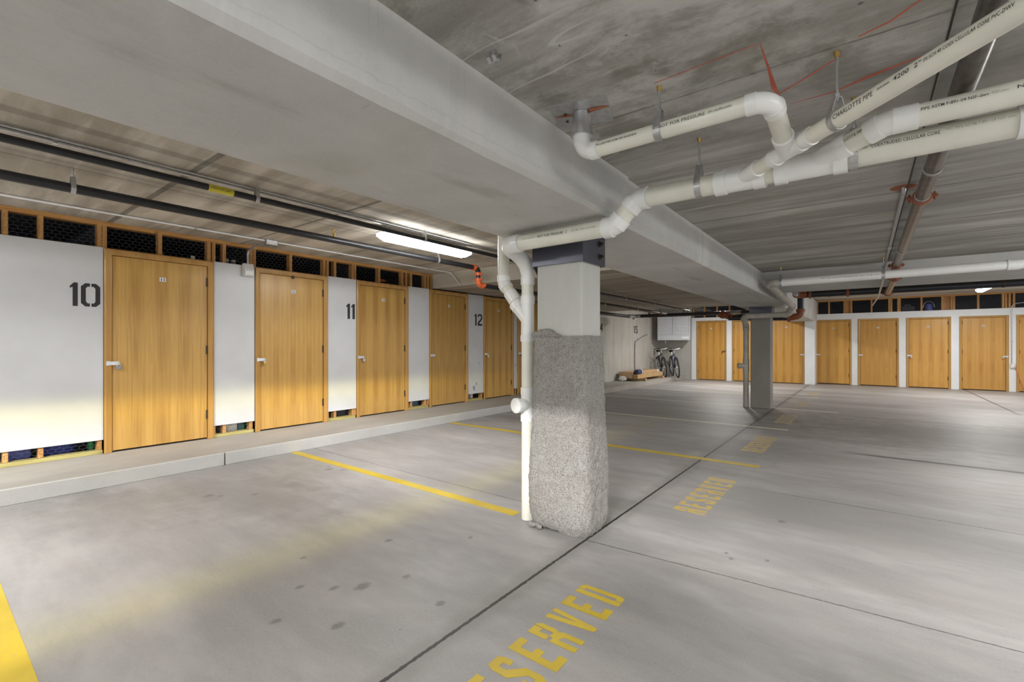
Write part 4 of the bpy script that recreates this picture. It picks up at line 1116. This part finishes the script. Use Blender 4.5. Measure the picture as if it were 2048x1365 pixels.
# ------------------------------------------------------------------ strip lights
EM = {}
def strip_light(x, y, z, turn, watts, s, prof, label):
    t = thing('strip_light', label, 'light fixture', (x, y, z), math.radians(turn))
    L = .665; hw = .068
    # folded acrylic lens: trapezoid section with sloped ends
    sec = [(-hw, .075), (-hw*1.02, .045), (-hw*.62, .004), (hw*.62, .004), (hw*1.02, .045), (hw, .075)]
    m = MB(); vs = []; q = len(sec)
    for yy, k, dz in ((-L, 1, 1), (-L + .075, 1, 0), (L - .075, 1, 0), (L, 1, 1)):
        for (a, b) in sec: vs.append((a, yy, max(b, .048) if dz else b))
    fs = []
    for i in range(3):
        for j in range(q): fs.append((i*q+j, i*q+(j+1)%q, (i+1)*q+(j+1)%q, (i+1)*q+j))
    fs += [tuple(range(q)), tuple(3*q+j for j in range(q))[::-1]]
    m.add(vs, fs)
    if s not in EM: EM[s] = emit('lit_lens_%d' % len(EM), s)
    m.build('lens', EM[s], t)
    MB().box(-hw*1.08, hw*1.08, -L - .006, L + .006, .076, .093, .004).build('housing', M['white'], t)
    for k in (-1, 1):
        zc = (ZC_L if y < 5 else ZC_B) if x < -2 else (ZC_R if y < 7.4 else ZC_B)
        MB().box(-.012, .012, k*(L - .1) - .012, k*(L - .1) + .012, .093, zc - z - .0005, .002).build('mount', M['white'], t)
    MB().box(-hw*1.12, -hw*.98, -L + .10, -L + .135, .035, .085, .003).build('clip', M['zinc'], t)
    ld = bpy.data.lights.new('strip_tube', 'AREA'); ld.shape = 'RECTANGLE'; ld.size = hw * 1.1; ld.size_y = 2 * L - .16
    ld.energy = watts; ld.color = (1.0, .99, .98)
    if len(prof) > 2:
        # photometric profile of the prismatic lens: strength against the angle across the tube
        ld.use_nodes = True; nt = ld.node_tree; em = nt.nodes['Emission']
        g = nt.nodes.new('ShaderNodeNewGeometry'); sx = nt.nodes.new('ShaderNodeSeparateXYZ'); nt.links.new(g.outputs['Incoming'], sx.inputs[0])
        ab = nt.nodes.new('ShaderNodeMath'); ab.operation = 'ABSOLUTE'; nt.links.new(sx.outputs[2], ab.inputs[0])
        dv = nt.nodes.new('ShaderNodeMath'); dv.operation = 'DIVIDE'; nt.links.new(sx.outputs[1 if turn else 0], dv.inputs[0]); nt.links.new(ab.outputs[0], dv.inputs[1])
        mr = nt.nodes.new('ShaderNodeMapRange'); mr.inputs[1].default_value = -9; mr.inputs[2].default_value = 9; nt.links.new(dv.outputs[0], mr.inputs[0])
        cr = nt.nodes.new('ShaderNodeValToRGB'); e = cr.color_ramp.elements
        while len(e) < len(prof): e.new(0.5)
        for q, a in zip(e, prof):
            b = a[1]; y = len(a) > 2            # the prisms split off a yellow fringe at their cut-off
            q.position = (a[0] + 9) / 18; q.color = (b, b * (.93 if y else 1), b * (.50 if y else 1), 1)
        nt.links.new(mr.outputs[0], cr.inputs[0]); nt.links.new(cr.outputs[0], em.inputs['Color'])
    lo = bpy.data.objects.new('strip_tube', ld); col.objects.link(lo); lo.parent = t; lo.location = (0, 0, -.002)
    return t
for a in LIGHTS: strip_light(*a)

# ------------------------------------------------------------------ painted floor markings
def line(label, x0, x1, y0, y1, mat):
    return tag(MB().box(x0, x1, y0, y1, 0.0003, 0.0018).build('parking_line', M[mat]), label, 'parking line')
line('broad yellow parking line at the lower left corner', -5.235, -2.20, .195, .292, 'yellow')
line('yellow parking line ending at the carpeted column', -5.235, -2.03, 2.665, 2.755, 'yellow')
line('yellow parking line passing behind the carpeted column across the floor joint', -5.235, -.86, 5.20, 5.30, 'yellow')
line('worn parking line, third past the carpeted column', -5.235, -.90, 7.72, 7.80, 'line_pale')
line('worn pale parking line in front of the far bare column', -5.235, -.40, 10.28, 10.36, 'line_pale')
line('worn pale parking line just behind the far bare column', -5.235, -.86, 12.80, 12.88, 'line_pale')
line('worn pale parking line farthest back near the lumber', -5.235, -.95, 15.15, 15.23, 'line_pale')
T = .27
LET = {
 'R': [[(0,1),(.64,1),(.64,.82),(.34,.82),(.34,.60),(0,.60)], [(.70,1),(.84,1),(1,.90),(1,.60),(.86,.51),(1,.42),(1,0),(.66,0),(.66,.36),(.34,.42),(.34,.60),(.66,.58),(.68,.82),(.70,.84)], [(0,.52),(.34,.52),(.34,0),(0,0)]],
 'E': [[(0,1),(1,1),(1,.83),(.40,.83),(.40,.59),(.80,.59),(.80,.42),(.40,.42),(.40,.17),(1,.17),(1,0),(0,0)]],
 'S': [[(1,.70),(.66,.70),(.66,.83),(.36,.83),(.36,.68),(1,.44),(1,.12),(.84,0),(.16,0),(0,.12),(0,.32),(.34,.32),(.34,.17),(.66,.17),(.66,.32),(0,.56),(0,.88),(.16,1),(.84,1),(1,.88)]],
 'V': [[(0,1),(.36,1),(.54,.36),(.68,1),(1,1),(.70,0),(.36,0)]],
 'D': [[(0,1),(.38,1),(.38,0),(0,0)], [(.48,1),(.84,1),(1,.90),(1,.10),(.84,0),(.48,0),(.48,.14),(.66,.14),(.66,.86),(.48,.86)]],
}
def reserved(y0, label, mat, xb=-.930, h=.232, pitch=.1376, w=.088):
    o = MB()
    for i, ch in enumerate('RESERVED'):
        for poly in LET[ch]:
            o.prism(poly, lambda u, v, d: (xb - v*h, y0 + i*pitch + u*w, d), 0.0003, 0.0018)
    return tag(o.build('stall_lettering', M[mat]), label, 'floor lettering')
reserved(1.077, 'yellow stencilled word RESERVED nearest the camera', 'yellow')
reserved(3.515, 'yellow stencilled word RESERVED right of the carpeted column', 'yellow_worn')
reserved(5.95, 'faded yellow stencilled word RESERVED, third from the camera', 'yellow_worn', -.935)
reserved(8.40, 'very faded stencilled word RESERVED in front of the far column', 'yellow_faded', -.94)
reserved(10.85, 'very faded stencilled word RESERVED past the far column', 'yellow_faded', -.94)
reserved(13.3, 'very faded stencilled word RESERVED farthest from the camera', 'yellow_faded', -.94)
# red layout marks sprayed on the right ceiling
def mark(label, pts, w):
    o = MB(); z = ZC_R - .0006
    for (x0, y0, a), (x1, y1, b) in zip(pts, pts[1:]):
        d = Vector((x1 - x0, y1 - y0)).normalized(); n = Vector((-d.y, d.x))
        o.prism([(x0 - n.x*a, y0 - n.y*a), (x1 - n.x*b, y1 - n.y*b), (x1 + n.x*b, y1 + n.y*b), (x0 + n.x*a, y0 + n.y*a)], lambda u, v, e: (u, v, z - e), 0.0, 0.0006)
    return tag(o.build('paint_mark', M['red_chalk']), label, 'paint mark')
mark('red wedge mark on the ceiling above the bend of the floor drain leg', [(-.287, 1.764, .001), (-.288, 1.95, .004), (-.292, 2.11, .009), (-.285, 2.175, .002)], .01)
mark('thin red line on the ceiling from the wedge towards the diagonal pipe hanger', [(-.283, 2.172, .003), (-.18, 2.10, .004), (-.072, 2.02, .003)], .01)
mark('red stroke on the ceiling behind the diagonal pipe', [(-.26, 2.29, .001), (-.10, 2.29, .004), (.02, 2.235, .009), (.14, 2.20, .004), (.26, 2.20, .001)], .01)
mark('thin red line on the ceiling left of the wedge', [(-.66, 1.785, .002), (-.48, 1.775, .002), (-.30, 1.765, .002)], .01)
mark('thin red line on the ceiling near the top edge of the photo', [(-.02, 1.93, .003), (.06, 1.90, .004), (.13, 1.837, .003), (.20, 1.78, .003)], .01)

# ------------------------------------------------------------------ unit heater in the far left corner
t = thing('unit_heater', 'grey unit heater with louvred front hanging in the far left corner', 'heater', (-5.385, 16.42, 1.40), math.radians(18.5))
w, h = .545, .88
MB().box(-w, w, .02, .45, 0, h, .01).build('cabinet', M['heater'], t)
f = MB(); f.box(-w, w, -.01, .03, 0, .18, .006); f.box(-w, w, -.01, .03, h - .05, h, .004)
f.box(-w, -w + .045, -.01, .03, .17, h - .04); f.box(w - .045, w, -.01, .03, .17, h - .04); f.box(-.028, .028, -.012, .03, .17, h - .04)
f.build('front_frame', M['heater'], t)
MB().box(-w + .04, w - .04, .021, .026, .17, h - .04).build('grille_back', M['black_pipe'], t)
for i in range(8):
    z = .215 + i * .082
    for s in (-1, 1):
        m = MB(); xa, xb = (.03, w - .048) if s > 0 else (-w + .048, -.03)
        m.add([(xa, -.008, z), (xb, -.008, z), (xb, .014, z + .012), (xa, .014, z + .012), (xa, -.006, z - .006), (xb, -.006, z - .006), (xb, .016, z + .006), (xa, .016, z + .006)],
              [(0,1,2,3),(7,6,5,4),(0,4,5,1),(1,5,6,2),(2,6,7,3),(3,7,4,0)])
        m.build('louvre', M['white'], t)
for s in (-1, 1):
    for i in range(7):
        x = s * (.03 + (w - .08) * (i + .5) / 7)
        MB().box(x - .006, x + .006, -.004, .02, .18, h - .05).build('grille_bar', M['white'], t)
MB().box(w - .28, w - .06, -.014, -.009, .065, .12, .002).build('name_plate', M['white'], t)
for x, y in ((-w + .08, .1), (w - .08, .1), (-w + .08, .38), (w - .08, .38)):
    MB().tube([(x, y, h - .002), (x, y, ZC_B - 1.40 - .001)], .008, 8).build('hanger_rod', M['iron'], t, 50)
MB().tube([(-.28, .3, -.10), (-.28, .3, .002)], [.018, .012], 10).build('drain_stub', M['white'], t, 50)

# ------------------------------------------------------------------ bicycles
def bicycle(label, loc, rz, lean, fm, name='bicycle'):
    t = thing(name, label, 'bicycle', loc, rz); t.rotation_euler = (lean, 0, rz)
    R = .34
    def wheel(x):
        w = MB(); w.tube([(x + R*math.cos(2*math.pi*i/40), 0, R + R*math.sin(2*math.pi*i/40)) for i in range(41)], .024, 10, False)
        wo = w.build('wheel', M['tyre'], t, 60); wo['label'] = 'black bicycle wheel'
        r = MB(); r.tube([(x + (R-.03)*math.cos(2*math.pi*i/40), 0, R + (R-.03)*math.sin(2*math.pi*i/40)) for i in range(41)], .010, 8, False); r.build('rim', M['steel'], wo, 60)
        s = MB()
        for i in range(20):
            a = 2*math.pi*i/20; s.tube([(x + .02*math.cos(a+.6), .02*(-1)**i, R + .02*math.sin(a+.6)), (x + (R-.03)*math.cos(a), 0, R + (R-.03)*math.sin(a))], .0022, 5)
        s.build('spokes', M['steel'], wo)
        h = MB(); h.tube([(x, -.04, R), (x, .04, R)], .022, 12); h.build('hub', M['steel'], wo, 40)
    wheel(0.0); wheel(1.03)
    bb = Vector((.43, 0, .29)); st = Vector((.29, 0, .76)); ht = Vector((.80, 0, .80)); hb = Vector((.835, 0, .68)); rr = Vector((0, 0, R)); fr = Vector((1.03, 0, R))
    f = MB(); f.tube([bb, st], .017, 12); f.tube([st - Vector((-.01,0,.05)), ht], .018, 12); f.tube([bb, hb], .021, 12); f.tube([ht + Vector((-.01,0,.03)), hb + Vector((.01,0,-.03))], .023, 12)
    for s in (-1, 1):
        f.tube([bb + Vector((0,s*.02,0)), rr + Vector((0,s*.05,0))], .010, 8); f.tube([st + Vector((0,s*.012,-.03)), rr + Vector((0,s*.05,0))], .009, 8)
    f.build('frame', M[fm], t, 50)
    k = MB(); k.tube([hb + Vector((.01,0,-.03)), hb + Vector((.03,0,-.08))], .02, 12)
    for s in (-1, 1): k.tube([hb + Vector((.03,s*.045,-.09)), fr + Vector((0,s*.05,0))], [.016,.012], 10)
    k.tube([hb + Vector((.03,-.055,-.085)), hb + Vector((.03,.055,-.085))], .015, 10); k.build('fork', M['bike_black'], t, 50)
    hbp = MB(); hbp.tube([ht, ht + Vector((-.02,0,.13))], .014, 10); hbp.tube([ht + Vector((-.02,0,.13)), ht + Vector((.07,0,.16))], .015, 10)
    hbp.tube([ht + Vector((.03,-.25,.185)), ht + Vector((.07,-.10,.16)), ht + Vector((.07,.10,.16)), ht + Vector((.03,.25,.185))], .013, 10); hbo = hbp.build('handlebar', M['steel'], t, 50)
    for s in (-1, 1): MB().tube([ht + Vector((.028,s*.252,.186)), ht + Vector((.048,s*.15,.17))], .018, 10).build('grip', M['tyre'], hbo, 50)
    MB().tube([st, st + Vector((-.03,0,.13))], .013, 10).build('seat_post', M['steel'], t, 50)
    sd = MB(); c = st + Vector((-.02, 0, .145))
    sd.tube([c + Vector((-.13,0,.015)), c + Vector((-.09,0,.012)), c + Vector((0,0,0)), c + Vector((.10,0,0)), c + Vector((.14,0,-.01))], [.055,.075,.04,.025,.012], 14); sd.build('saddle', M['tyre'], t, 60)
    cr = MB(); cr.tube([bb + Vector((0,-.055,0)), bb + Vector((0,.055,0))], .020, 12); cr.tube([bb + Vector((0,-.05,0)), bb + Vector((0,-.046,0))], .085, 24); cr.tube([bb + Vector((0,-.06,0)), bb + Vector((.10,-.065,-.13))], .010, 8); cr.tube([bb + Vector((0,.06,0)), bb + Vector((-.10,.065,.13))], .010, 8)
    cr.build('crank', M['steel'], t, 50)
    for s in (-1, 1):
        q = bb + Vector((-.10*s, .11*s, .13*s)); MB().box(q.x - .045, q.x + .045, q.y - .045, q.y + .045, q.z - .012, q.z + .012, .004).build('pedal', M['tyre'], t)
    return t
bicycle('black bicycle on the raised walk nearest the lumber', (-6.02, 16.80, CURB), math.radians(-60), .10, 'bike_black')
bicycle('dark blue bicycle on the raised walk nearest the amber door', (-5.56, 16.84, CURB), math.radians(-62), .10, 'bike_blue')

# ------------------------------------------------------------------ lumber and packages on the walk
def block(name, label, cat, x0, x1, y0, y1, z0, z1, mat, b=.004, rz=0, group=None):
    cx, cy = (x0+x1)/2, (y0+y1)/2
    o = MB().box(x0-cx, x1-cx, y0-cy, y1-cy, 0, z1-z0, b).build(name, M[mat]); o.location = (cx, cy, z0); o.rotation_euler = (0,0,rz)
    return tag(o, label, cat, group)
for y, nm in ((13.75, 'front'), (15.3, 'rear')):
    block('wood_skid', nm + ' wooden skid under the long carton', 'skid', -6.12, -5.36, y, y + .09, CURB + .001, CURB + .08, 'timber', .003)
t = thing('long_carton', 'long flat cardboard carton lying on skids by the concrete wall', 'carton', (-5.865, 14.55, CURB + .081))
MB().box(-.22, .22, -1.15, 1.15, 0, .20, .006).build('body', M['cardboard'], t)
MB().box(-.222, .222, -.05, .05, -.001, .202).build('tape', M['timber'], t)
MB().box(-.223, .223, .95, 1.152, .02, .19).build('end_label', M['white'], t)
t = thing('wrapped_roll', 'navy blue wrapped roll lying on the near end of the boards', 'roll', (-5.555, 13.68, CURB + .283))
MB().tube([(0,-.22,0),(0,-.20,0),(0,.20,0),(0,.22,0)], [.03,.075,.075,.03], 18).build('body', M['navy'], t, 40)
MB().tube([(0,.10,0),(0,.16,0)], .0765, 18).build('band', M['white'], t, 40)
for i in range(3):
    block('timber_board', ['lowest pale board beside the long carton', 'middle pale board beside the long carton', 'top pale board beside the long carton'][i], 'board', -5.625, -5.485, 13.42, 15.6, CURB + .081 + .042*i, CURB + .121 + .042*i, 'timber', .003)
t = thing('plastic_sheet', 'crumpled clear plastic sheeting at the near end of the carton', 'plastic sheet', (-5.90, 13.26, CURB + .078))
rr = random.Random(9); bm = bmesh.new(); bmesh.ops.create_icosphere(bm, subdivisions=3, radius=.10)
for v in bm.verts: v.co *= rr.uniform(.72, 1.15); v.co.z *= .8; v.co.x *= 1.2
bm.verts.index_update()
MB().add([v.co[:] for v in bm.verts], [[v.index for v in f.verts] for f in bm.faces]).build('sheet', M['white'], t, 20); bm.free()
